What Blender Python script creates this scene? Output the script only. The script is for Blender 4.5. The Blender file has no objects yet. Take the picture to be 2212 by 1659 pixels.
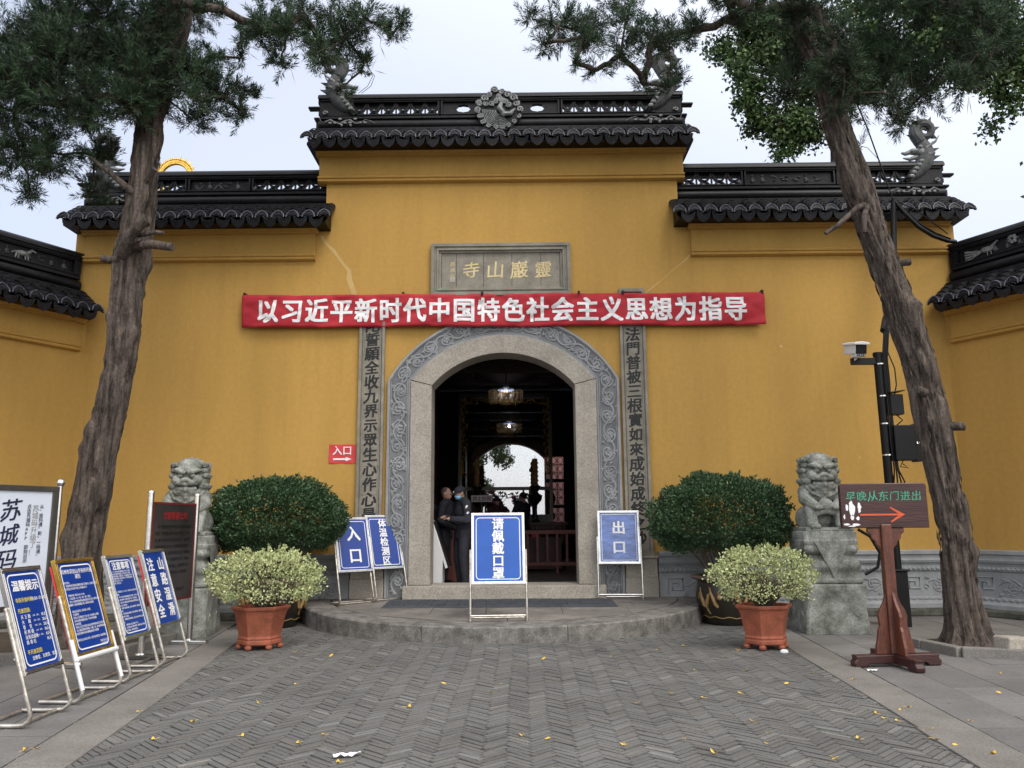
import bpy, bmesh, math, random
import numpy as np
from mathutils import Matrix, Vector, noise as mnoise

# ------------------------------------------------------------ camera, sky, sun, exposure
SC = bpy.context.scene
COL = SC.collection
PITCH, YAW, ROLL = math.radians(9.7), math.radians(0.4), math.radians(0.45)
fwd = Vector((-math.sin(YAW)*math.cos(PITCH), math.cos(YAW)*math.cos(PITCH), math.sin(PITCH)))
rgt = fwd.cross(Vector((0, 0, 1))).normalized()
upv = rgt.cross(fwd)
r2 = rgt*math.cos(ROLL) - upv*math.sin(ROLL)
u2 = upv*math.cos(ROLL) + rgt*math.sin(ROLL)
cam_data = bpy.data.cameras.new("camera")
cam = bpy.data.objects.new("camera", cam_data)
COL.objects.link(cam)
m = Matrix((r2, u2, -fwd)).transposed().to_4x4()
m.translation = Vector((0.24, -13.4, 1.5))
cam.matrix_world = m
cam_data.sensor_width = 36
cam_data.lens = 1738/2212*36
cam_data.clip_end = 500
SC.camera = cam

SUN_EL, SUN_AZ = math.radians(52), math.radians(150)   # azimuth clockwise from +Y
w = bpy.data.worlds.new("World")
SC.world = w
w.use_nodes = True
nt = w.node_tree
bg = nt.nodes["Background"]
sky = nt.nodes.new("ShaderNodeTexSky")
sky.sky_type = 'NISHITA'
sky.sun_disc = False
sky.sun_elevation = SUN_EL
sky.sun_rotation = SUN_AZ
sky.air_density = 1.0
sky.dust_density = 2.5
tc = nt.nodes.new("ShaderNodeTexCoord")
nz = nt.nodes.new("ShaderNodeTexNoise")
nz.inputs["Scale"].default_value = 1.3
nz.inputs["Detail"].default_value = 2
rmp = nt.nodes.new("ShaderNodeMapRange")
rmp.inputs[1].default_value = 0.3
rmp.inputs[2].default_value = 0.65
rmp.inputs[3].default_value = 0.55
rmp.inputs[4].default_value = 0.92
mx = nt.nodes.new("ShaderNodeMix")
mx.data_type = 'RGBA'
# thin bright overcast, brighter round the hidden sun behind the viewer
dp = nt.nodes.new("ShaderNodeVectorMath")
dp.operation = 'DOT_PRODUCT'
dp.inputs[1].default_value = (math.sin(SUN_AZ)*math.cos(SUN_EL), math.cos(SUN_AZ)*math.cos(SUN_EL), math.sin(SUN_EL))
nt.links.new(tc.outputs["Generated"], dp.inputs[0])
dm_ = nt.nodes.new("ShaderNodeMapRange")
dm_.inputs[1].default_value = -.1
dm_.inputs[2].default_value = 1.0
nt.links.new(dp.outputs["Value"], dm_.inputs[0])
dk_ = nt.nodes.new("ShaderNodeMix")
dk_.data_type = 'RGBA'
dk_.inputs[6].default_value = (4.5, 4.85, 5.75, 1)
dk_.inputs[7].default_value = (11.6, 11.4, 11.0, 1)
nt.links.new(dm_.outputs[0], dk_.inputs[0])
nt.links.new(dk_.outputs[2], mx.inputs[7])
nt.links.new(tc.outputs["Generated"], nz.inputs["Vector"])
nt.links.new(nz.outputs["Fac"], rmp.inputs[0])
nt.links.new(rmp.outputs[0], mx.inputs[0])
nt.links.new(sky.outputs[0], mx.inputs[6])
nt.links.new(mx.outputs[2], bg.inputs[0])
bg.inputs[1].default_value = 0.1
sl = bpy.data.lights.new("sun", 'SUN')
sl.energy = 0.9
sl.angle = math.radians(25)
sl.color = (1, 0.95, 0.88)
so = bpy.data.objects.new("sun", sl)
COL.objects.link(so)
sd = Vector((math.sin(SUN_AZ)*math.cos(SUN_EL), math.cos(SUN_AZ)*math.cos(SUN_EL), math.sin(SUN_EL)))
so.rotation_euler = sd.to_track_quat('Z', 'Y').to_euler()
so.location = sd*40
SC.view_settings.view_transform = 'Standard'
SC.view_settings.look = 'None'
SC.view_settings.exposure = 0.95
SC.view_settings.gamma = 1
SC.cycles.max_bounces = 6
SC.cycles.transparent_max_bounces = 8

# ------------------------------------------------------------ helpers
R = random.Random(7)
NR = np.random.default_rng(7)
PI = math.pi


class MB:
    """collects vertices and faces of one mesh"""
    def __init__(s):
        s.v, s.f, s.col = [], [], None

    def add(s, vs, fs):
        o = len(s.v)
        s.v.extend(tuple(p) for p in vs)
        s.f.extend([tuple(i+o for i in f) for f in fs])
        return o

    def box(s, x0, x1, y0, y1, z0, z1, M=None):
        vs = [(x, y, z) for z in (z0, z1) for y in (y0, y1) for x in (x0, x1)]
        if M is not None:
            vs = [M @ Vector(p) for p in vs]
        s.add(vs, [(0, 2, 3, 1), (4, 5, 7, 6), (0, 1, 5, 4), (2, 6, 7, 3), (0, 4, 6, 2), (1, 3, 7, 5)])
        return s

    def tube(s, pts, r, n=8, caps=True, flat=1.0):
        pts = [Vector(p) for p in pts]
        rs = r if hasattr(r, '__len__') else [r]*len(pts)
        N = None
        vs = []
        for i, p in enumerate(pts):
            t = (pts[min(i+1, len(pts)-1)] - pts[max(i-1, 0)])
            if t.length < 1e-9:
                t = Vector((0, 0, 1))
            t.normalize()
            if N is None:
                a = Vector((0, 0, 1)) if abs(t.z) < .9 else Vector((1, 0, 0))
                N = (a - t*a.dot(t)).normalized()
            else:
                N = (N - t*N.dot(t))
                N = N.normalized() if N.length > 1e-6 else t.orthogonal().normalized()
            B = t.cross(N)
            for k in range(n):
                a = 2*PI*k/n
                vs.append(p + (N*math.cos(a) + B*math.sin(a)*flat)*rs[i])
        fs = []
        for i in range(len(pts)-1):
            for k in range(n):
                k2 = (k+1) % n
                fs.append((i*n+k, i*n+k2, (i+1)*n+k2, (i+1)*n+k))
        if caps:
            fs.append(tuple(range(n))[::-1])
            fs.append(tuple(range((len(pts)-1)*n, len(pts)*n)))
        s.add(vs, fs)
        return s

    def ball(s, c, r, n=8, M=None):
        rx, ry, rz = (r, r, r) if not hasattr(r, '__len__') else r
        c = Vector(c)
        n2 = n*2
        vs = [Vector((0, 0, -rz))]
        for i in range(1, n):
            a = -PI/2 + PI*i/n
            for k in range(n2):
                b = 2*PI*k/n2
                vs.append(Vector((rx*math.cos(a)*math.cos(b), ry*math.cos(a)*math.sin(b), rz*math.sin(a))))
        vs.append(Vector((0, 0, rz)))
        if M is not None:
            vs = [M @ p for p in vs]
        vs = [p + c for p in vs]
        fs = [(0, 1+(k+1) % n2, 1+k) for k in range(n2)]
        for i in range(n-2):
            for k in range(n2):
                a, b = 1+i*n2+k, 1+i*n2+(k+1) % n2
                fs.append((a, b, b+n2, a+n2))
        L = len(vs)-1
        o = 1+(n-2)*n2
        fs += [(L, o+k, o+(k+1) % n2) for k in range(n2)]
        s.add(vs, fs)
        return s

    def capsule(s, a, b, ra, rb, n=10):
        s.ball(a, ra, n//2+1)
        s.ball(b, rb, n//2+1)
        s.tube([a, b], [ra, rb], n)
        return s

    def chain(s, pts, rs, n=10):
        for i in range(len(pts)-1):
            s.capsule(pts[i], pts[i+1], rs[i], rs[i+1], n)
        return s

    def prism(s, poly, d0, d1, axes='xz'):
        """closed 2D outline extruded along the third axis"""
        def P(a, b, d):
            return {'xz': (a, d, b), 'xy': (a, b, d), 'yz': (d, a, b)}[axes]
        n = len(poly)
        vs = [P(a, b, d0) for a, b in poly] + [P(a, b, d1) for a, b in poly]
        fs = [tuple(range(n)), tuple(range(2*n-1, n-1, -1))]
        fs += [(i, i+n, (i+1) % n+n, (i+1) % n) for i in range(n)]
        s.add(vs, fs)
        return s

    def lathe(s, prof, n=32, c=(0, 0, 0)):
        vs = []
        for r, z in prof:
            for k in range(n):
                a = 2*PI*k/n
                vs.append((c[0]+r*math.cos(a), c[1]+r*math.sin(a), c[2]+z))
        fs = []
        for i in range(len(prof)-1):
            for k in range(n):
                k2 = (k+1) % n
                fs.append((i*n+k, i*n+k2, (i+1)*n+k2, (i+1)*n+k))
        s.add(vs, fs)
        return s

    def loft(s, rings, cap=True):
        n = len(rings[0])
        vs = [p for r in rings for p in r]
        fs = []
        for i in range(len(rings)-1):
            for k in range(n):
                k2 = (k+1) % n
                fs.append((i*n+k, i*n+k2, (i+1)*n+k2, (i+1)*n+k))
        if cap:
            fs.append(tuple(range(n))[::-1])
            fs.append(tuple(range((len(rings)-1)*n, len(rings)*n)))
        s.add(vs, fs)
        return s

    def ribbon(s, inner, outer, y0, y1):
        """solid strip between two 2D paths (x, z), from depth y0 (front) to y1"""
        n = len(inner)
        vs = [(a, y0, b) for a, b in inner] + [(a, y0, b) for a, b in outer] + \
             [(a, y1, b) for a, b in inner] + [(a, y1, b) for a, b in outer]
        fs = []
        for i in range(n-1):
            fs += [(i, i+1, n+i+1, n+i), (2*n+i, 3*n+i, 3*n+i+1, 2*n+i+1),
                   (i, 2*n+i, 2*n+i+1, i+1), (n+i, n+i+1, 3*n+i+1, 3*n+i)]
        fs += [(0, n, 3*n, 2*n), (n-1, 3*n-1, 4*n-1, 2*n-1)]
        s.add(vs, fs)
        return s

    def tf(s, M):
        s.v = [tuple(M @ Vector(p)) for p in s.v]
        return s

    def build(s, name, mat, parent=None, smooth=35, bevel=0, remesh=0, smoothit=0):
        me = bpy.data.meshes.new(name)
        me.from_pydata(s.v, [], s.f)
        me.materials.append(mat)
        if s.col is not None:
            at = me.attributes.new("tone", 'FLOAT_COLOR', 'FACE')
            c = np.ones((len(me.polygons), 4), dtype=np.float32)
            c[:, :3] = np.asarray(s.col, dtype=np.float32)[:len(me.polygons)]
            at.data.foreach_set("color", c.ravel())
        if smooth:
            me.polygons.foreach_set("use_smooth", [True]*len(me.polygons))
            if smooth < 180:
                me.set_sharp_from_angle(angle=math.radians(smooth))
        o = bpy.data.objects.new(name, me)
        COL.objects.link(o)
        if parent is not None:
            o.parent = parent
        if remesh:
            mo = o.modifiers.new("r", 'REMESH')
            mo.mode = 'VOXEL'
            mo.voxel_size = remesh
            mo.use_smooth_shade = True
        if smoothit:
            mo = o.modifiers.new("s", 'SMOOTH')
            mo.iterations = smoothit
            mo.factor = 0.5
        if bevel:
            mo = o.modifiers.new("b", 'BEVEL')
            mo.width = bevel
            mo.segments = 2
            mo.limit_method = 'ANGLE'
            mo.angle_limit = math.radians(40)
        return o


def tag(o, label=None, cat=None, group=None, kind=None):
    for k, v in (("label", label), ("category", cat), ("group", group), ("kind", kind)):
        if v:
            o[k] = v
    return o


def thing(name, label, cat, loc=(0, 0, 0), rz=0, group=None):
    o = bpy.data.objects.new(name, None)
    COL.objects.link(o)
    o.location = loc
    o.rotation_euler = (0, 0, rz)
    o.empty_display_size = .1
    return tag(o, label, cat, group)


def copy_tree(o, parent=None):
    c = o.copy()
    COL.objects.link(c)
    if parent is not None:
        c.parent = parent
    for ch in [x for x in bpy.data.objects if x.parent == o]:
        copy_tree(ch, c)
    return c


def mat(name, col, rough=.6, metal=0., var=.15, scale=3., bump=0., bscale=40., col2=None, lo=.35, hi=.65,
        stretch=None, attr=False, spec=None, coat=0., fine=0., fscale=60.):
    mt = bpy.data.materials.new(name)
    mt.use_nodes = True
    n = mt.node_tree.nodes
    L = mt.node_tree.links
    b = n["Principled BSDF"]
    b.inputs["Roughness"].default_value = rough
    b.inputs["Metallic"].default_value = metal
    if spec is not None:
        b.inputs["Specular IOR Level"].default_value = spec
    if coat:
        b.inputs["Coat Weight"].default_value = coat
        b.inputs["Coat Roughness"].default_value = .15
    t = n.new("ShaderNodeTexCoord")
    mp = n.new("ShaderNodeMapping")
    if stretch:
        mp.inputs["Scale"].default_value = stretch
    L.new(t.outputs["Object"], mp.inputs[0])
    nz = n.new("ShaderNodeTexNoise")
    nz.inputs["Scale"].default_value = scale
    nz.inputs["Detail"].default_value = 6
    nz.inputs["Roughness"].default_value = .6
    L.new(mp.outputs[0], nz.inputs["Vector"])
    cr = n.new("ShaderNodeValToRGB")
    a = [max(0, c*(1-var)) for c in col]
    c2 = [min(1, c*(1+var)) for c in col] if col2 is None else col2
    cr.color_ramp.elements[0].position = lo
    cr.color_ramp.elements[0].color = (*a, 1)
    cr.color_ramp.elements[1].position = hi
    cr.color_ramp.elements[1].color = (*c2, 1)
    L.new(nz.outputs["Fac"], cr.inputs[0])
    out = cr.outputs[0]
    if fine:
        nf = n.new("ShaderNodeTexNoise")
        nf.inputs["Scale"].default_value = fscale
        nf.inputs["Detail"].default_value = 3
        L.new(t.outputs["Object"], nf.inputs["Vector"])
        mr = n.new("ShaderNodeMapRange")
        mr.inputs[1].default_value = .3
        mr.inputs[2].default_value = .7
        mr.inputs[3].default_value = 1-fine
        mr.inputs[4].default_value = 1+fine
        L.new(nf.outputs["Fac"], mr.inputs[0])
        mu = n.new("ShaderNodeMix")
        mu.data_type = 'RGBA'
        mu.blend_type = 'MULTIPLY'
        mu.inputs[0].default_value = 1
        L.new(out, mu.inputs[6])
        L.new(mr.outputs[0], mu.inputs[7])
        out = mu.outputs[2]
    if attr:
        at = n.new("ShaderNodeAttribute")
        at.attribute_name = "tone"
        mu = n.new("ShaderNodeMix")
        mu.data_type = 'RGBA'
        mu.blend_type = 'MULTIPLY'
        mu.inputs[0].default_value = 1
        L.new(out, mu.inputs[6])
        L.new(at.outputs["Color"], mu.inputs[7])
        out = mu.outputs[2]
    L.new(out, b.inputs["Base Color"])
    if bump:
        nb = n.new("ShaderNodeTexNoise")
        nb.inputs["Scale"].default_value = bscale
        nb.inputs["Detail"].default_value = 5
        L.new(mp.outputs[0], nb.inputs["Vector"])
        bm = n.new("ShaderNodeBump")
        bm.inputs["Strength"].default_value = bump
        bm.inputs["Distance"].default_value = .02
        L.new(nb.outputs["Fac"], bm.inputs["Height"])
        L.new(bm.outputs[0], b.inputs["Normal"])
    return mt


def emis(name, col, s):
    mt = mat(name, col)
    b = mt.node_tree.nodes["Principled BSDF"]
    b.inputs["Emission Color"].default_value = (*col, 1)
    b.inputs["Emission Strength"].default_value = s
    return mt


def streaks(mt, amount):
    """faint vertical rain streaks over a wall paint"""
    n, L = mt.node_tree.nodes, mt.node_tree.links
    b = n["Principled BSDF"]
    src = b.inputs["Base Color"].links[0].from_socket
    t = n.new("ShaderNodeTexCoord")
    mp = n.new("ShaderNodeMapping")
    mp.inputs["Scale"].default_value = (5, 5, .35)
    nz = n.new("ShaderNodeTexNoise")
    nz.inputs["Scale"].default_value = 1.0
    nz.inputs["Detail"].default_value = 7
    nz.inputs["Roughness"].default_value = .65
    mr = n.new("ShaderNodeMapRange")
    mr.inputs[1].default_value = .52
    mr.inputs[2].default_value = .75
    mr.inputs[3].default_value = 1
    mr.inputs[4].default_value = 1-amount
    mu = n.new("ShaderNodeMix")
    mu.data_type = 'RGBA'
    mu.blend_type = 'MULTIPLY'
    mu.inputs[0].default_value = 1
    L.new(t.outputs["Object"], mp.inputs[0])
    L.new(mp.outputs[0], nz.inputs["Vector"])
    L.new(nz.outputs["Fac"], mr.inputs[0])
    L.new(src, mu.inputs[6])
    L.new(mr.outputs[0], mu.inputs[7])
    L.new(mu.outputs[2], b.inputs["Base Color"])


# ------------------------------------------------------------ materials
PLASTER = mat("yellow_plaster", (.47, .277, .066), .85, var=.085, scale=.8, bump=.12, bscale=25, fine=.05, fscale=14, stretch=(1, 1, .2))
streaks(PLASTER, .09)
PATCHED = mat("plaster_patch", (.55, .38, .15), .85, var=.1)
TILE = mat("dark_tile", (.0085, .0085, .0105), .45, attr=True, spec=.25, var=.5, scale=6, bump=.25, bscale=30, fine=.4, fscale=25)
RIDGE = mat("black_ridge_plaster", (.0075, .0075, .0095), .42, spec=.25, var=.4, scale=2.5, bump=.2, bscale=12, fine=.4, fscale=18)
PALEREL = mat("grey_relief_plaster", (.20, .21, .21), .7, var=.45, scale=14, bump=.4, bscale=40)
WORN = mat("worn_relief_plaster", (.055, .058, .06), .7, var=.5, scale=10)
BANDGROUND = mat("shade_toned_carved_stone", (.165, .171, .180), .85, var=.2, scale=4, bump=.3, bscale=60, fine=.1, fscale=90)  # same stone, darkened to paint the shade behind the relief
BLUESTONE = mat("grey_carved_stone", (.275, .285, .297), .8, var=.16, scale=3, bump=.25, bscale=60, fine=.08, fscale=90)
GRANITE = mat("tan_granite", (.35, .318, .272), .8, var=.14, scale=2.2, bump=.3, bscale=80, fine=.28, fscale=55)
PLAQUE = mat("brown_grey_stone", (.245, .225, .185), .75, var=.2, scale=4, bump=.2, bscale=50, fine=.12, fscale=60)
STEPSTONE = mat("step_stone", (.175, .160, .145), .85, var=.28, scale=2.4, bump=.35, bscale=45, fine=.22, fscale=50)
STEPSIDE = mat("stained_step_stone", (.120, .112, .103), .85, var=.25, scale=6, bump=.4, bscale=40, fine=.25, fscale=45, col2=(.225, .212, .195))
MOSS = mat("mossy_stone", (.055, .06, .045), .9, var=.4, scale=5, bump=.4, bscale=40, col2=(.12, .12, .10))
LIONST = mat("weathered_lion_stone", (.14, .15, .125), .88, var=.25, scale=4.5, bump=.5, bscale=55, fine=.28, fscale=45, col2=(.33, .34, .31))
BLACK = mat("black_ink", (.012, .012, .013), .6)
GOLDLET = mat("gold_lettering", (.62, .50, .26), .45, metal=.3)
GOLD = mat("gilded", (.75, .48, .10), .38, metal=.85, var=.25, scale=12)
RED = mat("red_cloth", (.42, .015, .028), .75, var=.08, scale=5, bump=.08, bscale=20)
REDSIGN = mat("red_sign", (.62, .045, .05), .5, var=.05)
WHITE = mat("white_print", (.80, .80, .82), .6, var=.03)
BLUE = mat("blue_sign_face", (.004, .040, .27), .30, var=.1, scale=2, coat=.25)
BLUEB = mat("bright_blue_sign_face", (.012, .092, .42), .38, var=.1, scale=2)
BLUEC = mat("creased_blue_film", (.10, .17, .44), .12, var=.3, scale=5, bump=.55, bscale=7, coat=.6, stretch=(1, 1, 2.5))  # base blue paled: the white reflection on the film is partly painted in
STEEL = mat("stainless_steel", (.74, .73, .71), .2, metal=1, var=.12, scale=9)
RUSTY = mat("worn_steel", (.60, .56, .50), .32, metal=.9, var=.3, scale=16, bump=.2, bscale=60)
GOLDFR = mat("gold_frame", (.60, .40, .10), .25, metal=.9, var=.3, scale=8)
YELLOWP = mat("yellow_print", (.75, .62, .05), .6, var=.05)
DARKFR = mat("dark_frame", (.10, .095, .085), .4, metal=.6, var=.2)
PAPER = mat("pale_blue_paper", (.62, .68, .78), .55, var=.04)
NAVY = mat("navy_ink", (.010, .012, .05), .6)
GREYINK = mat("grey_ink", (.30, .30, .28), .6)
NOTICE = mat("dark_notice_panel", (.035, .030, .030), .25, var=.3, scale=3, coat=.3)
NOTERED = mat("notice_red", (.30, .015, .02), .5)
NOTEFRAME = mat("notice_frame_red", (.15, .012, .015), .5)
NOTEINK = mat("notice_ink", (.010, .009, .009), .5)
WOOD = mat("reddish_brown_wood", (.100, .030, .016), .5, var=.35, scale=3, bump=.25, bscale=8, stretch=(6, 6, .8), coat=.15, fine=.2, fscale=30)
WOODD = mat("dark_maroon_board", (.042, .012, .011), .45, var=.3, scale=3, stretch=(.8, 6, 8), bump=.2, bscale=10, coat=.15)
GREENINK = mat("green_paint", (.06, .30, .19), .6, var=.25, scale=30)
ORANGE = mat("orange_red_paint", (.62, .09, .03), .5)
BLACKMT = mat("black_painted_metal", (.006, .006, .007), .45, var=.3, spec=.25)
WHITEPL = mat("white_plastic", (.75, .76, .78), .4, var=.03)
TERRA = mat("terracotta", (.31, .088, .046), .7, var=.25, scale=5, bump=.2, bscale=30, fine=.12, fscale=30)
GLAZE = mat("dark_glazed_pot", (.022, .018, .013), .3, var=.5, scale=3)
OCHRE = mat("ochre_glaze", (.26, .16, .06), .5, var=.2)
SOIL = mat("soil", (.05, .038, .028), .95, var=.4, scale=10, bump=.8, bscale=30)
BARK = mat("juniper_bark", (.030, .022, .017), .92, var=.5, scale=6, bump=1.0, bscale=16, stretch=(3, 3, .3), fine=.35, fscale=30, lo=.32, hi=.68, col2=(.135, .105, .086))
BARKD = mat("dark_limb_bark", (.045, .035, .03), .92, var=.4, scale=6, bump=.6, bscale=20)
JUNIPER = mat("juniper_needles", (.032, .064, .030), .75, var=.45, scale=2.2, attr=True)
CAMPHOR = mat("broad_leaves", (.046, .092, .026), .6, var=.4, scale=1.2, attr=True)
BOXLEAF = mat("boxwood_leaves", (.040, .085, .036), .45, var=.3, scale=3, attr=True)
VARIEG = mat("variegated_leaves", (.52, .56, .30), .55, var=.12, scale=6, attr=True)
TWIG = mat("brown_twigs", (.085, .062, .045), .9, var=.3)
GINKGO = mat("yellow_ginkgo_leaf", (.72, .46, .06), .6, var=.2, scale=20)
GOLDTRIM = mat("gilded_carving", (.62, .40, .09), .45, metal=.25, var=.3, scale=14)
RUBBER = mat("grey_rubber_mat", (.052, .060, .072), .75, var=.2, scale=6, bump=.3, bscale=120)
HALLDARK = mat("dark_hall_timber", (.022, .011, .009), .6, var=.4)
HALLRED = mat("hall_red_lacquer", (.060, .016, .012), .5, var=.3)
REDRAIL = mat("red_painted_rail", (.16, .045, .035), .5, var=.2)
FLOORT = mat("hall_floor_tile", (.10, .085, .075), .5, var=.2, scale=2)
CLOTHK = mat("black_uniform_cloth", (.022, .024, .034), .85, var=.3, scale=8, bump=.3, bscale=12)
SKIN = mat("skin", (.45, .26, .19), .6, var=.08)
HAIR = mat("black_hair", (.012, .010, .009), .6)
MASKBL = mat("light_blue_mask", (.22, .50, .72), .7)
PINK = mat("pink_petal", (.45, .10, .20), .6, var=.3, scale=20)
LEAFD = mat("dark_flower_leaf", (.02, .05, .02), .6)
# ------------------------------------------------------------ lettering
_G = {}


def glyph(ch, bold):
    k = ch
    if k in _G:
        return _G[k]
    cu = bpy.data.curves.new("glyph", 'FONT')
    cu.body = ch
    cu.resolution_u = 2
    o = bpy.data.objects.new("glyph", cu)
    COL.objects.link(o)
    dg = bpy.context.evaluated_depsgraph_get()
    me = bpy.data.meshes.new_from_object(o.evaluated_get(dg))
    vs = [(v.co.x, v.co.y) for v in me.vertices]
    fs = [tuple(p.vertices) for p in me.polygons]
    bpy.data.objects.remove(o)
    bpy.data.curves.remove(cu)
    bpy.data.meshes.remove(me)
    if ord(ch) > 0x2e80:
        adv = 1.0
    elif vs:
        adv = max(a for a, b in vs) + .08
    else:
        adv = .35
    _G[k] = (vs, fs, adv)
    return _G[k]


def write(mb, s, cx, cz, size, bold=.0, vertical=False, sx=1., sz=1., pitch=1., align='c', y=0., brush=0., rng=None):
    """lay the characters of s in the local xz plane; vertical runs downward from cz"""
    gl = [glyph(c, bold) for c in s]
    if vertical:
        for i, (vs, fs, adv) in enumerate(gl):
            z = cz - i*size*pitch
            _put(mb, vs, fs, cx, z, size, sx, sz, y, brush, rng, bold)
        return
    tot = sum(g[2] for g in gl)*size*sx*pitch
    x = cx - (tot/2 if align == 'c' else 0)
    for vs, fs, adv in gl:
        a = adv*size*sx*pitch
        _put(mb, vs, fs, x+a/2, cz, size, sx, sz, y, brush, rng, bold, adv)
        x += a


def _put(mb, vs, fs, cx, cz, size, sx, sz, y, brush, rng, bold=0., adv=1.):
    rot = sh = 0
    k = 1.
    if brush and rng:
        rot = rng.uniform(-.05, .03)*brush
        sh = rng.uniform(-.02, .10)*brush
        k = 1+rng.uniform(-.08, .08)*brush
    if bold <= 0:
        offs = [(0, 0)]
    elif size < .05:
        offs = [(-bold, 0), (bold, 0)]
    else:           # heavy strokes: the outline printed several times, a hair apart
        offs = [(0, 0), (-bold, -bold*.7), (bold, -bold*.7), (-bold, bold*.7), (bold, bold*.7), (-bold, 0), (bold, 0)]
    for j, (ox, oz) in enumerate(offs):
        out = []
        for a, b in vs:
            a, b = (a-adv/2)*k+ox, (b-.38)*k+oz
            a2 = a + sh*b
            b2 = b + rot*a + (.12*brush*a if brush else 0)
            out.append((cx+a2*size*sx, y-.00025*j, cz+b2*size*sz))
        mb.add(out, fs)


def frame_line(mb, w, h, r, t, y=0., cz=0., cx=0.):
    """rounded white line round a sign face"""
    def path(w, h, r):
        p = []
        for (sx, sz, a0) in ((1, 1, 0), (-1, 1, 90), (-1, -1, 180), (1, -1, 270)):
            for k in range(6):
                a = math.radians(a0+k*18)
                p.append((cx+sx*(w/2-r)+r*math.cos(a), y, cz+sz*(h/2-r)+r*math.sin(a)))
        return p
    a, b = path(w, h, r), path(w-2*t, h-2*t, max(r-t, .005))
    n = len(a)
    mb.add(a+b, [(i, (i+1) % n, n+(i+1) % n, n+i) for i in range(n)])


# ------------------------------------------------------------ ground
g = MB()
g.box(-60, 60, -60, 60, -.4, -.03)
tag(g.build("ground", SOIL), kind="structure")

# herringbone brick path between the kerbs
BRICK = mat("grey_paving_brick", (.140, .138, .131), .8, var=.16, scale=1.0, bump=.3, bscale=50, attr=True, fine=.15, fscale=40)
JOINT = mat("mossy_joint_earth", (.035, .040, .022), .95, var=.5, scale=9, bump=.5, bscale=60)


def kx(y, side):          # inner kerb line
    return -3.28-(y+3.36)*.144 if side < 0 else 3.39+(y+3.81)*.083


g = MB()
Lb, wb = .225, .050
s2 = math.sqrt(.5)
cols = []
rng = np.random.default_rng(3)


def brick(u0, v0, lu, lv):
    gap = .0048
    c = []
    for (u, v) in ((u0+gap, v0+gap), (u0+lu-gap, v0+gap), (u0+lu-gap, v0+lv-gap), (u0+gap, v0+lv-gap)):
        x_, y_ = (u-v)*s2, (u+v)*s2-7
        q_ = mnoise.noise(Vector((x_*.9, y_*.35, 3)))
        c.append((x_+.035*q_, y_+.04*mnoise.noise(Vector((x_*.5, y_*.5, 9)))))
    mx_, my_ = sum(p[0] for p in c)/4, sum(p[1] for p in c)/4
    if not (-10.4 < my_ < .2) or mx_ < kx(my_, -1)-.35 or mx_ > kx(my_, 1)+.35:
        return
    z = rng.normal(0, .0025)
    tx, ty = rng.normal(0, .012, 2)
    top = [(x, y, z+(x-mx_)*tx+(y-my_)*ty) for x, y in c]
    bot = [(x, y, -.03) for x, y in c]
    g.add(top+bot, [(0, 1, 2, 3), (0, 4, 5, 1), (1, 5, 6, 2), (2, 6, 7, 3), (3, 7, 4, 0)])
    k = float(np.clip(rng.normal(.92, .065), .7, 1.15))
    q = rng.random()
    if q > .955:
        k *= 1.4
    t = rng.normal(0, .018)
    for _ in range(5):
        cols.append((k*(1+t), k, k*(1-t)))


for i in range(-27, 28):          # repeats across the path
    for nn in range(-150, 151):
        su, sv = i*Lb, -i*Lb
        brick(nn*wb+su, nn*wb+sv, Lb, wb)
        brick(nn*wb+su+Lb, nn*wb+sv+wb-Lb, wb, Lb)
g.col = cols
tag(g.build("brick_path", BRICK, smooth=0), kind="structure")
g = MB()
g.box(-5, 5, -10.6, .4, -.03, -.012)
tag(g.build("path_bed", JOINT), kind="structure")

# granite kerb strips and side paving
SLAB = mat("grey_paving_slab", (.150, .144, .138), .82, var=.16, scale=1.6, bump=.3, bscale=40, attr=True, fine=.12, fscale=30)
KERB = mat("kerb_granite", (.178, .166, .152), .82, var=.15, scale=2, bump=.35, bscale=60, fine=.2, fscale=60)
g = MB()
for sd_ in (-1, 1):
    y = -10.2
    k = 0
    while y < -1.6:
        ln = rng.uniform(1.0, 1.7)
        y1 = min(y+ln, -1.5)
        w0 = .40
        a0, a1 = kx(y+.004, sd_), kx(y1-.004, sd_)
        b0, b1 = a0+sd_*w0, a1+sd_*w0
        zt = .010+rng.uniform(-.002, .004)
        jit = rng.uniform(-.012, .012, 2)
        q = [(a0+jit[0], y+.004), (b0, y+.004), (b1, y1-.004), (a1+jit[1], y1-.004)]
        g.prism(q if sd_ > 0 else q[::-1], -.03, zt, 'xy')
        y = y1
tag(g.build("kerb_strip", KERB, smooth=0, bevel=.006), kind="structure")
g = MB()
cols = []
for sd_ in (-1, 1):
    for row in range(14):
        off = .425 + row*.46
        y = -10.3 - rng.uniform(0, .6)
        while y < .15:
            ln = rng.uniform(.75, 1.25)
            y1 = min(y+ln, .2)
            gp = .0035
            p = [(kx(y, sd_)+sd_*(off+gp), y+gp), (kx(y, sd_)+sd_*(off+.46-gp), y+gp),
                 (kx(y1, sd_)+sd_*(off+.46-gp), y1-gp), (kx(y1, sd_)+sd_*(off+gp), y1-gp)]
            zt = rng.uniform(-.002, .002)
            n0 = len(g.f)
            g.prism(p if sd_ > 0 else p[::-1], -.03, zt, 'xy')
            k = float(np.clip(rng.normal(1, .09), .75, 1.25))
            cols += [(k, k, k*1.01)]*(len(g.f)-n0)
            y = y1
g.col = cols
tag(g.build("side_paving", SLAB, smooth=0), kind="structure")
# ------------------------------------------------------------ tiled wall tops
def arc_pts(cx, cz, r, a0, a1, n):
    return [(cx+r*math.cos(math.radians(a0+(a1-a0)*i/n)), cz+r*math.sin(math.radians(a0+(a1-a0)*i/n))) for i in range(n+1)]


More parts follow.
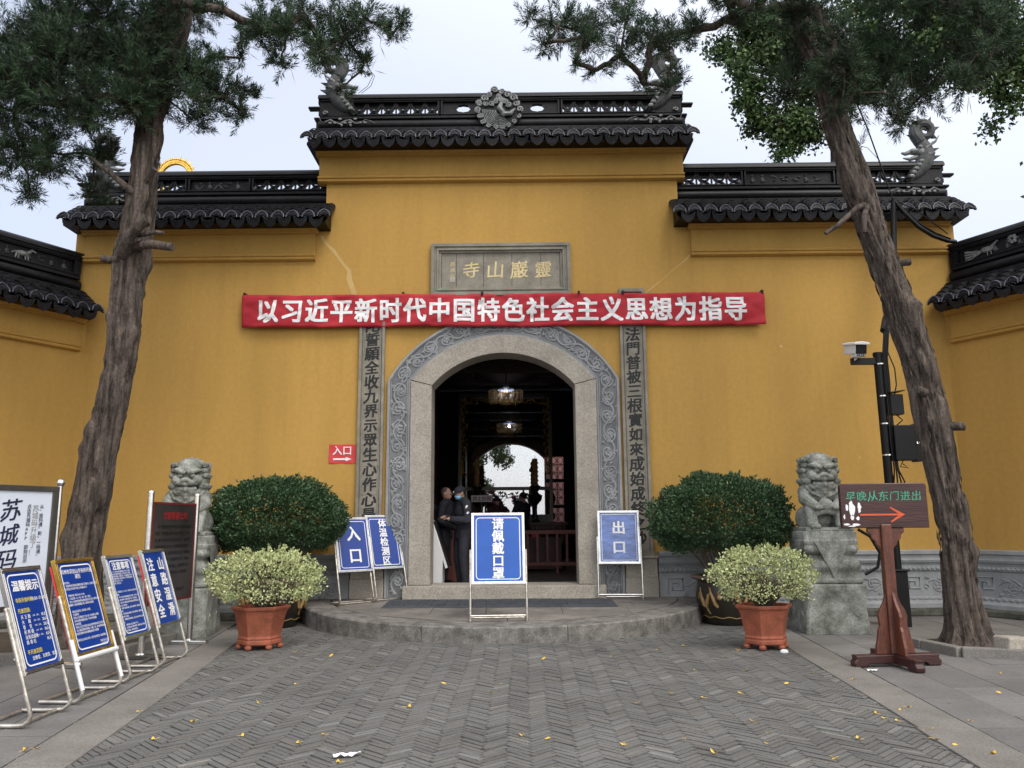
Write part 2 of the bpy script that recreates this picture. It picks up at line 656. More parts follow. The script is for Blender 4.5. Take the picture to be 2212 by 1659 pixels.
def eave_tiles(parent, x0, x1, zm, seed=0):
    """one course of barrel tiles with fan-shaped ends and drip tiles between them; zm = underside of the moulding"""
    rg = random.Random(seed)
    n = max(2, round((x1-x0)/.258))
    p = (x1-x0)/n
    ya, za, yb, zb = -.47, zm+.60, .10, zm+1.02
    t = MB()
    tones = []

    def shade(v):
        tones.extend([(v, v, v)]*(len(t.f)-len(tones)))
    sl = (zb-za)/(yb-ya)
    for i in range(n+1):
        x = x0 + i*p + rg.uniform(-.012, .012)
        dz = rg.uniform(-.012, .012)
        # covers: overlapping half tubes climbing the slope
        for k in range(5):
            f0, f1 = k/5, (k+1.25)/5
            y0, y1 = ya+(yb-ya)*f0, ya+(yb-ya)*min(f1, 1)
            z0, z1 = za+sl*(y0-ya)+.035+dz, za+sl*(y1-ya)+dz
            r = .078
            ring = []
            for (yy, zz, rr) in ((y0, z0, r), (y0, z0, r-.018), (y1, z1, r-.018), (y1, z1, r)):
                ring.append([(x+rr*1.12*math.cos(a), yy, zz+rr*math.sin(a)) for a in [PI*j/8 for j in range(9)]])
            t.loft([ring[1], ring[0], ring[3]], cap=False)
            shade(rg.uniform(.7, 1.5))
        # fan end plate: pointed arch with a raised rim
        zc = za+.03+dz
        fan = [(x-.104, zc-.012), (x-.095, zc+.050), (x-.052, zc+.102), (x, zc+.128), (x+.052, zc+.102), (x+.095, zc+.050), (x+.104, zc-.012),
               (x+.07, zc+.022), (x, zc+.04), (x-.07, zc+.022)]
        Mx = Matrix.Translation((0, ya-.01, zc)) @ Matrix.Rotation(math.radians(-14), 4, 'X') @ Matrix.Translation((0, 0, -zc))
        q = MB()
        q.prism(fan, -.012, .014)
        nf = len(q.f)
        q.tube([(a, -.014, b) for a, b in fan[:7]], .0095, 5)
        nr = len(q.f)
        q.tube([(x+(a-x)*.78, -.013, zc+(b-zc)*.80) for a, b in fan[1:6]], .004, 4)
        q.tube([(a, -.014, b) for a, b in arc_pts(x, zc-.055, .075, 20, 160, 6)], .006, 4)
        q.box(x-.018, x-.006, -.018, -.01, zc+.055, zc+.075)
        q.box(x+.006, x+.018, -.018, -.01, zc+.055, zc+.075)
        q.tf(Mx)
        t.add(q.v, q.f)
        tones.extend([(1, 1, 1)]*nf+[(13, 13.3, 14)]*(nr-nf)+[(4, 4.1, 4.3)]*(len(q.f)-nr))  # rim highlight painted in: rim faces get a far paler tone
        if i < n:    # pan tile and its drip
            xm = x0+(i+.5)*p + rg.uniform(-.01, .01)
            for k in range(4):
                f0, f1 = k/4, (k+1.2)/4
                y0, y1 = ya+(yb-ya)*f0, ya+(yb-ya)*min(f1, 1)
                z0, z1 = za+sl*(y0-ya)+.01, za+sl*(y1-ya)-.012
                ra = [(xm+.135*math.cos(a), y0, z0+.03+.075*math.sin(a)) for a in [PI+PI*j/8 for j in range(9)]]
                rb = [(xm+.135*math.cos(a), y1, z1+.03+.075*math.sin(a)) for a in [PI+PI*j/8 for j in range(9)]]
                t.loft([ra, rb], cap=False)
            shade(.7)
            if rg.random() < .45:      # dead leaves caught in the pan
                for _ in range(rg.randint(2, 5)):
                    t.ball((xm+rg.uniform(-.06, .06), ya-.01, za+.0+rg.uniform(0, .03)), (rg.uniform(.012, .028), .015, .008), 3)
                tones.extend([(9, 6.5, 3.5)]*(len(t.f)-len(tones)))
            zd = za-.02+rg.uniform(-.012, .012)
            dr = [(xm-.118, zd+.045), (xm-.07, zd+.008), (xm, zd-.010), (xm+.07, zd+.008), (xm+.118, zd+.045), (xm+.112, zd-.02), (xm+.090, zd-.070),
                  (xm+.045, zd-.112), (xm, zd-.132), (xm-.045, zd-.112), (xm-.090, zd-.070), (xm-.112, zd-.02)]
            q = MB()
            q.prism(dr, -.010, .012)
            q.tube([(a, -.010, b) for a, b in dr[:5]], .006, 4)
            q.tf(Matrix.Translation((0, ya-.015, zd)) @ Matrix.Rotation(math.radians(12+rg.uniform(-5, 5)), 4, 'X') @ Matrix.Translation((0, 0, -zd)))
            t.add(q.v, q.f)
            shade(rg.uniform(1.1, 1.9))
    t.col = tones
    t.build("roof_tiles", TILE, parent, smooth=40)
    # back slope and verge
    b = MB()
    b.prism([(yb+.30, zb-.06), (yb-.02, zb-.06), (ya+.06, za-.02), (ya+.06, za-.06), (yb+.3, za-.06), (1.05, za-.05), (1.05, za+.02)], x0-.02, x1+.02, 'yz')
    b.build("roof_slope", TILE, parent, smooth=0)
    # few dead leaves and pale debris caught in the pans
    return n


def relief_figures(mb, x0, x1, zc, h, y, rg):
    x = x0
    while x < x1:
        k = rg.random()
        if k < .4:
            mb.ball((x, y, zc-.03), (.035, .03, .055*h), 5)
            mb.ball((x, y, zc+.05*h), (.022, .025, .026), 5)
            mb.ball((x+.03, y, zc-.05), (.03, .025, .02), 4)
        elif k < .7:
            for j in range(5):
                a = rg.uniform(0, 6.28)
                mb.ball((x+.05*math.cos(a), y, zc+.04*h*math.sin(a)), (.034, .025, .018), 4)
        else:
            pts = [(x-.07+j*.035, y, zc-.03+.045*math.sin(j*1.3+x*9)) for j in range(6)]
            mb.tube(pts, [.012, .018, .022, .016, .014, .006], 5)
            mb.ball((x+.06, y, zc+.04), (.03, .02, .02), 4)
        x += rg.uniform(.13, .22)


def wall_top(parent, x0, x1, zm, dx0=0., dx1=0., kind='wing', tall=0., seed=0, ends=(True, True), yr=.10):
    """cornice, eave tiles and openwork ridge of one length of wall; dx* = how far eave and ridge overhang each end"""
    rg = random.Random(seed)
    c = MB()
    e0, e1 = (.10 if ends[0] else 0), (.10 if ends[1] else 0)
    c.box(x0-e0, x1+e1, -.065, .10, zm+.10, zm+.47)
    c.build("frieze", PLASTER, parent, bevel=.006, smooth=0)
    c = MB()
    prof = [(.0, zm-.015), (-.05, zm), (-.085, zm+.012), (-.092, zm+.035), (-.080, zm+.05), (-.085, zm+.058), (-.105, zm+.066), (-.112, zm+.088), (-.10, zm+.1), (.09, zm+.1), (.09, zm-.015)]
    c.prism(prof, x0-e0-.012, x1+e1+.012, 'yz')
    prof = [(.0, zm+.47), (-.085, zm+.47), (-.12, zm+.48), (-.125, zm+.505), (-.15, zm+.515), (-.17, zm+.54), (-.29, zm+.60), (-.30, zm+.66), (.3, zm+.7), (.3, zm+.47)]
    c.prism(prof, x0-e0-.05, x1+e1+.05, 'yz')
    c.build("cornice", PLASTER, parent, smooth=25)
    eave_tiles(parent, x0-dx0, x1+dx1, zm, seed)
    # ridge body
    a, b = x0-dx0*.75, x1+dx1*.75
    k = 1.0
    zs = zm+1.0
    yk = yr+.16
    d = MB()
    d.box(a-.05, b+.05, yr-.10, yk+.10, zs-.05, zs+.06)
    pr = [(yr-.02, zs+.061)] + [(yr+.06-.12*math.sin(math.radians(t)), zs+.165-.10*math.cos(math.radians(t))) for t in range(0, 181, 20)] + [(yk-.02, zs+.27), (yk-.02, zs+.061)]
    d.prism(pr, a, b, 'yz')
    h = zs+.272
    d.box(a+.02, b-.02, yr-.035, yk+.03, h, h+.035)
    d.box(a+.0, b-.0, yr+.01, yk-.01, h+.036, h+.075)
    z0 = h+.076           # panel bottom
    hp = .245+tall
    z1 = z0+hp
    d.box(a+.02, b-.02, yr-.03, yk+.03, z1, z1+.035)
    top = [(yr+.08-.14*math.cos(math.radians(t)), z1+.037+.125*math.sin(math.radians(t))) for t in range(0, 181, 15)]
    d.prism(top, a-.03, b+.03, 'yz')
    fr = .022
    L = b-a
    # sections: openwork - solid - openwork
    if kind == 'centre':
        secs = [(a+.58, -1.13, 'open'), (-1.10, 1.04, 'hole'), (1.07, b-.50, 'open')]
    elif kind == 'left':
        secs = [(a+.55, a+.55+(L-.75)*.34, 'open'), (a+.58+(L-.75)*.34, a+.55+(L-.75)*.66, 'solid'), (a+.58+(L-.75)*.66, b-.12, 'open')]
    elif kind == 'right':
        secs = [(a+.12, a+.12+(L-.75)*.27, 'open'), (a+.15+(L-.75)*.27, a+.12+(L-.75)*.68, 'solid'), (a+.15+(L-.75)*.68, b-.55, 'open')]
    else:
        secs = [(a+.12, b-.1, 'solid')]
    if secs[0][0] > a:
        d.box(a, secs[0][0], yr, yk, z0-.001, z1+.001)
    if secs[-1][1] < b:
        d.box(secs[-1][1], b, yr, yk, z0-.001, z1+.001)
    rel = MB()
    for q, (s0, s1, kd) in enumerate(secs):
        for xx in (s0, s1):
            d.box(xx-.028, xx+.028, yr-.015, yk+.015, z0-.002, z1+.002)
        d.box(s0+.028, s1-.028, yr-.012, yr+.02, z0, z0+fr)
        d.box(s0+.028, s1-.028, yr-.012, yr+.02, z1-fr, z1)
        if kd == 'solid':
            d.box(s0, s1, yr+.045, yk-.04, z0, z1)
            relief_figures(rel, s0+.15, s1-.1, (z0+z1)/2, 1.0, yr+.045, rg)
        elif kd == 'hole':
            for sgn, (p0, p1) in ((-1, (s0, -.9)), (-1, (-.5, .44)), (1, (.84, s1))):
                d.box(p0, p1, yr+.04, yk-.04, z0, z1)
            for hc in (-.70, .64):
                for s3 in (1, -1):
                    zc = (z0+z1)/2 + s3*.09
                    pts = [(hc-.2, z1 if s3 > 0 else z0), (hc-.2, zc-s3*.09), (hc-.14, zc-s3*.085), (hc-.09, zc-s3*.03), (hc, zc-s3*.015), (hc+.09, zc-s3*.03), (hc+.14, zc-s3*.085), (hc+.2, zc-s3*.09), (hc+.2, z1 if s3 > 0 else z0)]
                    d.prism(pts, yr+.04, yk-.04)
        else:
            n = max(2, round((s1-s0)/.245))
            w = (s1-s0)/n
            zc = z0+hp*.42
            for j in range(n):
                xc = s0+(j+.5)*w
                # tiles hung from above and standing from below leave lens-shaped gaps
                for (cz, a0, a1, rr) in ((z1+.01, 180, 360, w*.50), (z0-.055, 25, 155, w*.47)):
                    po = arc_pts(xc, cz, rr, a0, a1, 10)
                    sc = .80 if a0 == 180 else .85
                    po = [(x_, cz+(z_-cz)*(hp*.76/rr if a0 == 180 else 1.22)) for x_, z_ in po]
                    pi_ = [(xc+(x_-xc)*sc, cz+(z_-cz)*sc) for x_, z_ in po]
                    d.ribbon(pi_, po, yr+.03, yr+.10)
                if j:
                    d.box(xc-w/2-.012, xc-w/2+.012, yr+.04, yr+.10, z0, z1)
                # upper half closed behind
            d.box(s0, s1, yr+.085, yr+.105, z0+hp*.60, z1)
    d.build("ridge", RIDGE, parent, smooth=30)
    if rel.v:
        rel.build("ridge_relief", WORN, parent)
    # vine sprays on the round moulding near free ends
    v = MB()
    for sgn, ex, on in ((1, a, ends[0]), (-1, b, ends[1])):
        if not on:
            continue
        bx = ex+sgn*.12
        pts = [(bx+sgn*t*.09, yr-.075, zs+.19+.045*math.sin(t*1.7)) for t in range(11)]
        v.tube(pts, [.014]*6+[.012, .010, .008, .006, .004], 5)
        for t in range(1, 9):
            v.ball((bx+sgn*t*.09, yr-.08, zs+.19+.05*math.cos(t*2.1)), (.035, .018, .022), 4)
        v.ball((bx+sgn*.3, yr-.085, zs+.12), .026, 4)
        v.ball((bx+sgn*.46, yr-.085, zs+.115), .026, 4)
        pts = [(ex+sgn*(.10+.05*math.cos(t*.8)*(1-t/10)), yr-.03, z0-.06+.10+.045*math.sin(t*.8)*(1-t/10)) for t in range(9)]
        v.tube(pts, .014, 5)
        # slanting frame bar of the openwork end
        d2 = ex+sgn*.58
    if v.v:
        v.build("vine_relief", PALEREL, parent)
    # stepped outer end
    s = MB()
    for sgn, ex, on in ((-1, a, ends[0]), (1, b, ends[1])):
        if not on:
            continue
        for (z, hh, out, dd) in ((zs-.04, .08, .17, .10), (zs+.10, .13, .06, .02), (zs+.27, .05, .10, .03), (zs+.36, .09, .03, 0), (zs+.50, .05, .22, .0), (zs+.58, .12, .04, 0)):
            s.box(min(ex, ex+sgn*out), max(ex, ex+sgn*out), yr-dd+.011, yk+dd-.011, z+.003, z+hh-.003)
    if s.v:
        s.build("ridge_end", RIDGE, parent, bevel=.015, smooth=0)
    return zs, z1


def ridge_beast(parent, x, z, y, sgn, scale=1.):
    """dragon-fish ornament biting the ridge end; sgn = +1 when its tail rises at the right end"""
    root_pts = [(-.34, .02), (-.22, .10), (-.10, .22), (.0, .36), (.04, .50), (.02, .62), (-.05, .72)]
    b = MB()

    def T(px, pz, dy=0.):
        return (x+sgn*px*scale, y+dy*scale, z+pz*scale)
    b.tube([T(*p) for p in root_pts], [r*scale for r in (.05, .10, .135, .155, .15, .13, .11)], 12, flat=.75)
    # tail rising to a tight spiral
    sp = [(-.05, .72)]
    cx, cz = .04, .93
    for i in range(24):
        a = math.radians(205 - i*24)
        r = .185*(1-i/27)
        sp.append((cx+r*math.cos(a), cz+r*math.sin(a)))
    n = len(sp)
    b.tube([T(*p) for p in sp], [(.10*(1-i/(n*1.05)))*scale+.005 for i in range(n)], 10)
    for i in range(1, 16, 2):      # fins along the outside of the spiral
        px, pz = sp[i]
        if i < 3:
            nx, nz = -1, -.1
        else:
            nx, nz = px-cx, pz-cz
        l = math.hypot(nx, nz)
        nx, nz = nx/l, nz/l
        b.tube([T(px+nx*.05, pz+nz*.05), T(px+nx*.16, pz+nz*.16+.02)], [.05*scale, .002], 5)
    for i, p in enumerate(((.10, .30), (.15, .42), (.14, .56))):
        b.tube([T(p[0], p[1]), T(p[0]+.14, p[1]+.05)], [.05*scale, .003], 5)
    b.build("beast_body", WORN, parent)
    h = MB()
    h.ball(T(-.06, .52), (.12*scale, .10*scale, .10*scale), 7)
    h.ball(T(-.18, .54), (.10*scale, .075*scale, .055*scale), 6)
    h.tube([T(-.18, .56), T(-.34, .50), T(-.40, .52)], [.05*scale, .035*scale, .02*scale], 7)
    h.tube([T(-.10, .45), T(-.26, .40), T(-.38, .42)], [.045*scale, .035*scale, .012*scale], 7)
    for dy in (-.075, .075):
        h.ball(T(-.09, .60, dy), .036*scale, 6)
        h.tube([T(.0, .58, dy), T(.16, .68, dy*1.4), T(.24, .80, dy*1.5)], [.03*scale, .022*scale, .004], 6)
        h.tube([T(.02, .46, dy), T(.15, .48, dy*1.5)], [.05*scale, .004], 5)
    for k in range(5):             # belly frill
        h.ball(T(-.30+.05*k, .05+.07*k, -.09), (.05*scale, .03*scale, .035*scale), 4)
    h.build("beast_head", PALEREL, parent)


# ------------------------------------------------------------ the gate wall
gate = thing("gate_wall", "tall yellow temple gate wall with arched doorway and stepped black tile roof", "gate")
XL, XR = -7.16, 7.54
DZ = 2.68


def inner_arc(n=24):       # door opening
    Rr, c = 1.584, 2.726
    a = math.degrees(math.asin(1.2/Rr))
    return [(Rr*math.sin(math.radians(-a+2*a*i/n)), c+Rr*math.cos(math.radians(-a+2*a*i/n))) for i in range(n+1)]


def outer_arc(hw, apex, spring, n=24):
    sag = apex-spring
    Rr = (hw*hw+sag*sag)/(2*sag)
    c = apex-Rr
    a = math.degrees(math.asin(hw/Rr))
    return [(Rr*math.sin(math.radians(-a+2*a*i/n)), c+Rr*math.cos(math.radians(-a+2*a*i/n))) for i in range(n+1)]


def full(arc, zb, n=8):
    x0, z0 = arc[0]
    x1, z1 = arc[-1]
    return [(x0, zb+(z0-zb)*i/n) for i in range(n)] + arc + [(x1, z1+(zb-z1)*(i+1)/n) for i in range(n)]


g = MB()
hole = outer_arc(1.75, 4.82, 3.85)
g.box(XL-.3, -3.1, 0, .6, 0, 6.66)
g.box(-3.1, -1.75, 0, .6, 0, 8.05)
g.box(1.75, 3.08, 0, .6, 0, 8.05)
g.box(3.08, XR+.3, 0, .6, 0, 6.66)
for (xa, za), (xb, zb) in zip(hole[:-1], hole[1:]):
    g.add([(xa, 0, za), (xb, 0, zb), (xb, 0, 8.05), (xa, 0, 8.05), (xa, .6, za), (xb, .6, zb), (xb, .6, 8.05), (xa, .6, 8.05)],
          [(0, 1, 2, 3), (4, 7, 6, 5), (0, 4, 5, 1), (3, 2, 6, 7)])
g.build("wall", PLASTER, gate, smooth=0)

# door surround: granite jamb and carved grey band
pin, pj, pb = full(inner_arc(), .5), full(outer_arc(1.555, 4.62, 3.84), .5), full(outer_arc(1.95, 5.0, 3.86), .30)
g = MB()
g.ribbon(pin, pj, -.10, .42)
g.build("granite_arch", GRANITE, gate, smooth=25, bevel=.008)
g = MB()
for sx in (-1, 1):         # joints between arch ring and jambs
    g.tube([(sx*1.2, -.101, 3.765), (sx*1.56, -.101, 3.86)], .006, 4)
g.build("stone_joint", BLACK, gate)
pj2 = full(outer_arc(1.556, 4.621, 3.84), .30)


def mid(p, q, t):
    return [(a+(c-a)*t, b+(d-b)*t) for (a, b), (c, d) in zip(p, q)]


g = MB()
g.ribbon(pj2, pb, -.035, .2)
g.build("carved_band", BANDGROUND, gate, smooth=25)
g = MB()
g.ribbon(mid(pj2, pb, .02), mid(pj2, pb, .10), -.062, -.034)
g.ribbon(mid(pj2, pb, .125), mid(pj2, pb, .165), -.050, -.034)
g.ribbon(mid(pj2, pb, .88), mid(pj2, pb, .985), -.072, -.034)
g.ribbon(mid(pj2, pb, .83), mid(pj2, pb, .865), -.050, -.034)
g.build("band_border", BLUESTONE, gate, smooth=25)
# scrolling vine in relief along the band
cl = [Vector((a, b)) for a, b in mid(pj2, pb, .5)]
ac = [0]
for i in range(1, len(cl)):
    ac.append(ac[-1]+(cl[i]-cl[i-1]).length)


def along(s, n):
    s = max(0, min(ac[-1]-1e-4, s))
    i = next(k for k in range(1, len(ac)) if ac[k] > s)
    f = (s-ac[i-1])/(ac[i]-ac[i-1])
    p = cl[i-1].lerp(cl[i], f)
    t0 = (cl[i]-cl[i-1]).normalized()
    nn = Vector((-t0.y, t0.x))
    q = p+nn*n
    return (q.x, -.037, q.y)


def scroll(mb, P, L0, L1, wl, amp, r, rg):
    s = L0
    k = 0
    pts = []
    while s < L1:
        pts.append(P(s, amp*math.sin(2*PI*(s-L0)/wl)))
        s += wl/22
    mb.tube(pts, r, 6)
    s = L0+wl*.25
    while s < L1-.1:
        sg = 1 if k % 2 == 0 else -1
        # spiral curling inside each bend
        rr = wl*.235
        sp = []
        for j in range(20):
            a = sg*(PI*.5 - j*.50)
            q = rr*(1-j/23)
            sp.append(P(s+wl*.12+q*math.cos(a)*1.0, -sg*amp*.25+q*math.sin(a)*min(1, .115/rr)))
        mb.tube(sp, [r*(1-.5*j/20) for j in range(20)], 6)
        # flower and leaves
        for j in range(5):
            a = j*1.257+rg.random()
            c = P(s+wl*.12+.035*math.cos(a), -sg*amp*.25+.035*math.sin(a))
            mb.ball(c, (.026, .018, .026), 4)
        for j in range(7):
            ss, nn = s+rg.uniform(-wl*.28, wl*.28), rg.uniform(-.135, .135)
            a = rg.uniform(0, 6.28)
            p0 = P(ss, nn)
            p1 = P(ss+.05*math.cos(a), max(-.14, min(.14, nn+.05*math.sin(a))))
            p2 = P(ss+.085*math.cos(a+.5), max(-.14, min(.14, nn+.085*math.sin(a+.5))))
            mb.tube([p0, p1, p2], [r*.5, r*1.5, r*.3], 5)
        s += wl*.5
        k += 1


g = MB()
scroll(g, along, .05, ac[-1]-.05, .62, .085, .0185, random.Random(5))
g.build("vine_carving", BLUESTONE, gate)

# sill
g = MB()
g.box(-1.62, 1.62, -.30, .5, .20, .495)
g.build("door_sill", GRANITE, gate, bevel=.012, smooth=0)

# couplet panels
CP = {-1: (-2.44, -2.005), 1: (1.985, 2.42)}
TX = {-1: "陀誓願全收九界示眾生心作心是之", 1: "法門普被三根實如來成始成終之妙"}
for sd_ in (-1, 1):
    x0, x1 = CP[sd_]
    p = MB()
    nblk = 9
    for i in range(nblk):       # stacked slabs with fine joints
        hb = ((5.26 if sd_ < 0 else 5.42)-1.0)/nblk
        za, zb = 1.0+i*hb, 1.0+(i+1)*hb
        p.box(x0+.002, x1-.002, -.045, .02, za+.002, zb-.002)
    for (a, b, yy) in ((x0, x0+.045, -.085), (x1-.045, x1, -.085), (x0+.062, x0+.082, -.062), (x1-.082, x1-.062, -.062)):
        p.box(a, b, yy, -.044, 1.0, 5.26 if sd_ < 0 else 5.42)
    ztop = 5.26 if sd_ < 0 else 5.42
    p.box(x0, x1, -.086, -.043, ztop-.06, ztop)
    p.box(x0-.02, x1+.02, -.09, .02, .94, 1.003)
    po = p.build("couplet_panel", PLAQUE, gate, bevel=.004, smooth=0)
    t = MB()
    rg = random.Random(11)
    s0 = TX[sd_]
    zc = 4.82 if sd_ < 0 else 4.62
    write(t, s0, (x0+x1)/2, zc, .245, .030, vertical=True, pitch=1.0 if sd_ < 0 else .995, brush=.75, rng=rg, y=-.0475)
    t.build("lettering", BLACK, po, smooth=0)
    b = MB()
    xa, xb = (-2.50, -1.955) if sd_ < 0 else (1.955, 2.48)
    b.box(xa, xb, -.11, .02, .0, .60)
    b.box(xa+.01, xb-.01, -.10, .02, .602, .90)
    b.box(xa-.012, xb+.012, -.13, .02, .902, .94)
    b.build("pilaster_base", GRANITE, gate, bevel=.006, smooth=0)

# name plaque
px0, px1, pz0, pz1 = -1.235, 1.17, 5.32, 6.255
p = MB()
p.box(px0+.18, px1-.18, -.025, .02, pz0+.16, pz1-.16)
for j in range(1, 4):
    xj = px0+.2+(px1-px0-.4)*(.28+.235*(j-1))
for (ins, yy, wd) in ((0, -.10, .06), (.06, -.075, .04), (.10, -.095, .035), (.135, -.055, .04)):
    a0, a1, b0, b1 = px0+ins, px1-ins, pz0+ins*.9, pz1-ins*.9
    p.box(a0, a1, yy, .0, b1-wd, b1)
    p.box(a0, a1, yy, .0, b0, b0+wd)
    p.box(a0, a0+wd, yy, .0, b0+wd, b1-wd)
    p.box(a1-wd, a1, yy, .0, b0+wd, b1-wd)
po = p.build("name_plaque", PLAQUE, gate, bevel=.005, smooth=0)
p = MB()
for xj in (-.80, -.33, .16, .66):
    p.box(xj-.004, xj+.004, -.0265, -.02, pz0+.17, pz1-.17)
p.build("slab_joint", BLACK, po)
t = MB()
rg = random.Random(2)
for ch, x in zip("寺山巖靈", (-.545, -.125, .285, .70)):
    write(t, ch, x, 5.79, .32, .010, brush=.8, rng=rg, y=-.0285)
write(t, "趙樸初", -.865, 5.90, .085, .002, vertical=True, pitch=1.3, brush=.8, rng=rg, y=-.0285)
t.build("lettering", GOLDLET, po, smooth=0)
t = MB()
frame_line(t, .075, .07, .01, .006, -.0285, 5.625, -.865)
write(t, "印", -.865, 5.625, .05, 0, y=-.0285)
t.build("seal_mark", WHITE, po, smooth=0)

# plaster repairs running down from the roof corners
g = MB()
rg = random.Random(4)
for pts, w0 in (([(-3.16, 6.44), (-3.08, 6.30), (-2.95, 6.18), (-2.86, 6.05), (-2.76, 5.92), (-2.66, 5.80), (-2.66, 5.66), (-2.62, 5.55), (-2.57, 5.40), (-2.54, 5.25)], .035),
                ([(3.26, 6.04), (3.16, 5.93), (3.0, 5.80), (2.85, 5.68), (2.70, 5.55), (2.55, 5.43), (2.44, 5.34)], .022)):
    wv = [w0*rg.uniform(.6, 1.5) for _ in pts]
    L_ = [(a-w_, -.003, b) for (a, b), w_ in zip(pts, wv)]
    R_ = [(a+w_, -.003, b+.01) for (a, b), w_ in zip(pts, wv)]
    n = len(pts)
    g.add(L_+R_, [(i, n+i, n+i+1, i+1) for i in range(n-1)])
for (a, b, r) in ((4.72, 4.40, .025), (-6.4, 4.3, .014), (5.9, 2.5, .016)):
    g.add([(a+r*math.cos(k), -.003, b+r*math.sin(k)) for k in [j*.785 for j in range(8)]], [tuple(range(8))])
g.build("plaster_repair", PATCHED, gate, smooth=0)


# carved grey plinth
def plinth(parent, x0, x1, seed):
    rg = random.Random(seed)
    p = MB()
    prof = [(0, .0), (-.14, .0), (-.14, .16), (-.10, .19), (-.085, .215), (-.085, .255), (-.06, .27), (-.06, .66), (-.085, .675), (-.085, .74), (-.062, .75), (-.066, .79),
            (-.10, .80), (-.115, .84), (-.10, .865), (-.10, .93), (-.13, .935), (-.13, .985), (-.12, 1.0), (0, 1.0)]
    p.prism(prof, x0, x1, 'yz')
    po = p.build("plinth", BLUESTONE, parent, smooth=20)
    c = MB()
    x = x0+.05
    while x < x1-.03:           # bead row
        c.ball((x, -.088, .707), (.032, .022, .026), 4)
        x += .075
    x = x0+.06
    while x < x1-.05:           # small lotus petals
        c.ball((x, -.088, .235), (.04, .012, .02), 4)
        x += .10

    def P(s, n):
        return (s, -.062, .455+n)
    x = x0+.12
    while x < x1-.35:
        # meander block
        q = .12
        key = [(-1, -1), (-1, 1), (1, 1), (1, -.5), (-.4, -.5), (-.4, .45), (.4, .45), (.4, 0)]
        for sg in (1,):
            c.tube([P(x+.14+q*a, q*b) for a, b in key], .016, 4)
        e = min(x+1.75, x1-.12)
        if e-x > .7:
            scroll(c, P, x+.34, e, .58, .075, .015, rg)
        x += 1.9
    c.build("plinth_carving", BLUESTONE, po)
    s = MB()
    s.box(x0, x1, -.42, -.05, 0, .10)
    s.build("plinth_ledge", MOSS, parent, bevel=.02, smooth=0)


plinth(gate, XL-.1, -2.515, 1)
plinth(gate, 2.495, XR+.1, 2)

# roofs of the centre block and the two wings
zs, zt = wall_top(gate, -3.13, 3.09, 7.41, .22, .20, 'centre', .03, 1)
wall_top(gate, XL+.0, -3.26, 5.99, .30, .24, 'left', 0., 2, ends=(True, False))
wall_top(gate, 3.27, XR+.04, 6.00, .26, .30, 'right', .03, 3, ends=(False, True))
ridge_beast(gate, 2.98, 8.80, .10, 1, 1.0)
ridge_beast(gate, -3.02, 8.80, .10, -1, 1.0)
ridge_beast(gate, 7.52, 7.40, .10, 1, 1.0)
ridge_beast(gate, -7.12, 7.38, .10, -1, .95)
# slanting bars closing the openwork at the free ends
g = MB()
for (xa, xb, zz) in ((-3.05, -2.62, 8.78), (2.95, 2.58, 8.78), (7.45, 7.05, 7.37), (-7.05, -6.65, 7.36)):
    s = 1 if xb > xa else -1
    for dx in (0, .09):
        g.tube([(xb-s*dx, .07, zz), (xa+s*.05-s*dx, .07, zz+.28)], .020, 6)
g.build("ridge_brace", RIDGE, gate)

# round medallion: waves below, curling clouds above, a leaping fish
md = MB()
mc = (-.055, -.02, 8.765)
md.prism([(mc[0]+.40*math.cos(k*PI/20), mc[2]+.40*math.sin(k*PI/20)) for k in range(40)], mc[1], .12)
mo = md.build("medallion", RIDGE, gate)
md = MB()
rg = random.Random(9)


def spiral(c, r, t, sgn=1, a0=0., turns=1.4):
    n = 16
    md.tube([(c[0]+r*(1-.85*i/n)*math.cos(a0+sgn*turns*2*PI*i/n), mc[1]-.03, c[1]+r*(1-.85*i/n)*math.sin(a0+sgn*turns*2*PI*i/n)) for i in range(n+1)], t, 5)


for k in range(22):
    a = math.radians(-200+k*20)
    up = math.sin(a) > -.1
    rr = rg.uniform(.33, .39)
    spiral((mc[0]+rr*math.cos(a), mc[2]+rr*math.sin(a)), rg.uniform(.05, .075) if up else .042, .020 if up else .013, rg.choice((1, -1)), rg.uniform(0, 6))
for k in range(10):
    a = math.radians(rg.uniform(20, 160))
    rr = rg.uniform(.16, .28)
    spiral((mc[0]+rr*math.cos(a), mc[2]+rr*math.sin(a)), .05, .017, 1, rg.uniform(0, 6))
for k in range(9):              # wave lines sweeping up to the left
    r = .32-.03*k
    md.tube([(mc[0]+.02+r*math.cos(a)*.95, mc[1]-.02, mc[2]-.02+r*math.sin(a)) for a in [math.radians(175+j*13) for j in range(11)]], .010, 5)
md.tube([(mc[0]+.05, -.06, mc[2]+.12), (mc[0]+.02, -.07, mc[2]+.02), (mc[0]+.10, -.07, mc[2]-.10), (mc[0]+.22, -.06, mc[2]-.08), (mc[0]+.30, -.05, mc[2]+.02)], [.03, .05, .055, .04, .012], 7)
md.build("medallion_carving", PALEREL, mo)
# thin wires curling above the ridge ends
g = MB()
for o_ in (0, .06):
    g.tube([(-2.62+o_, .15, 9.22), (-2.45+o_, .15, 9.36), (-2.36+o_*.6, .15, 9.56), (-2.44-o_*.5, .15, 9.75), (-2.52+o_, .15, 9.92)], .006, 4)
g.tube([(6.75, .15, 7.80), (6.55, .15, 8.05), (6.2, .15, 8.16), (5.8, .15, 8.05)], .006, 4)
g.build("lightning_wire", DARKFR, gate)

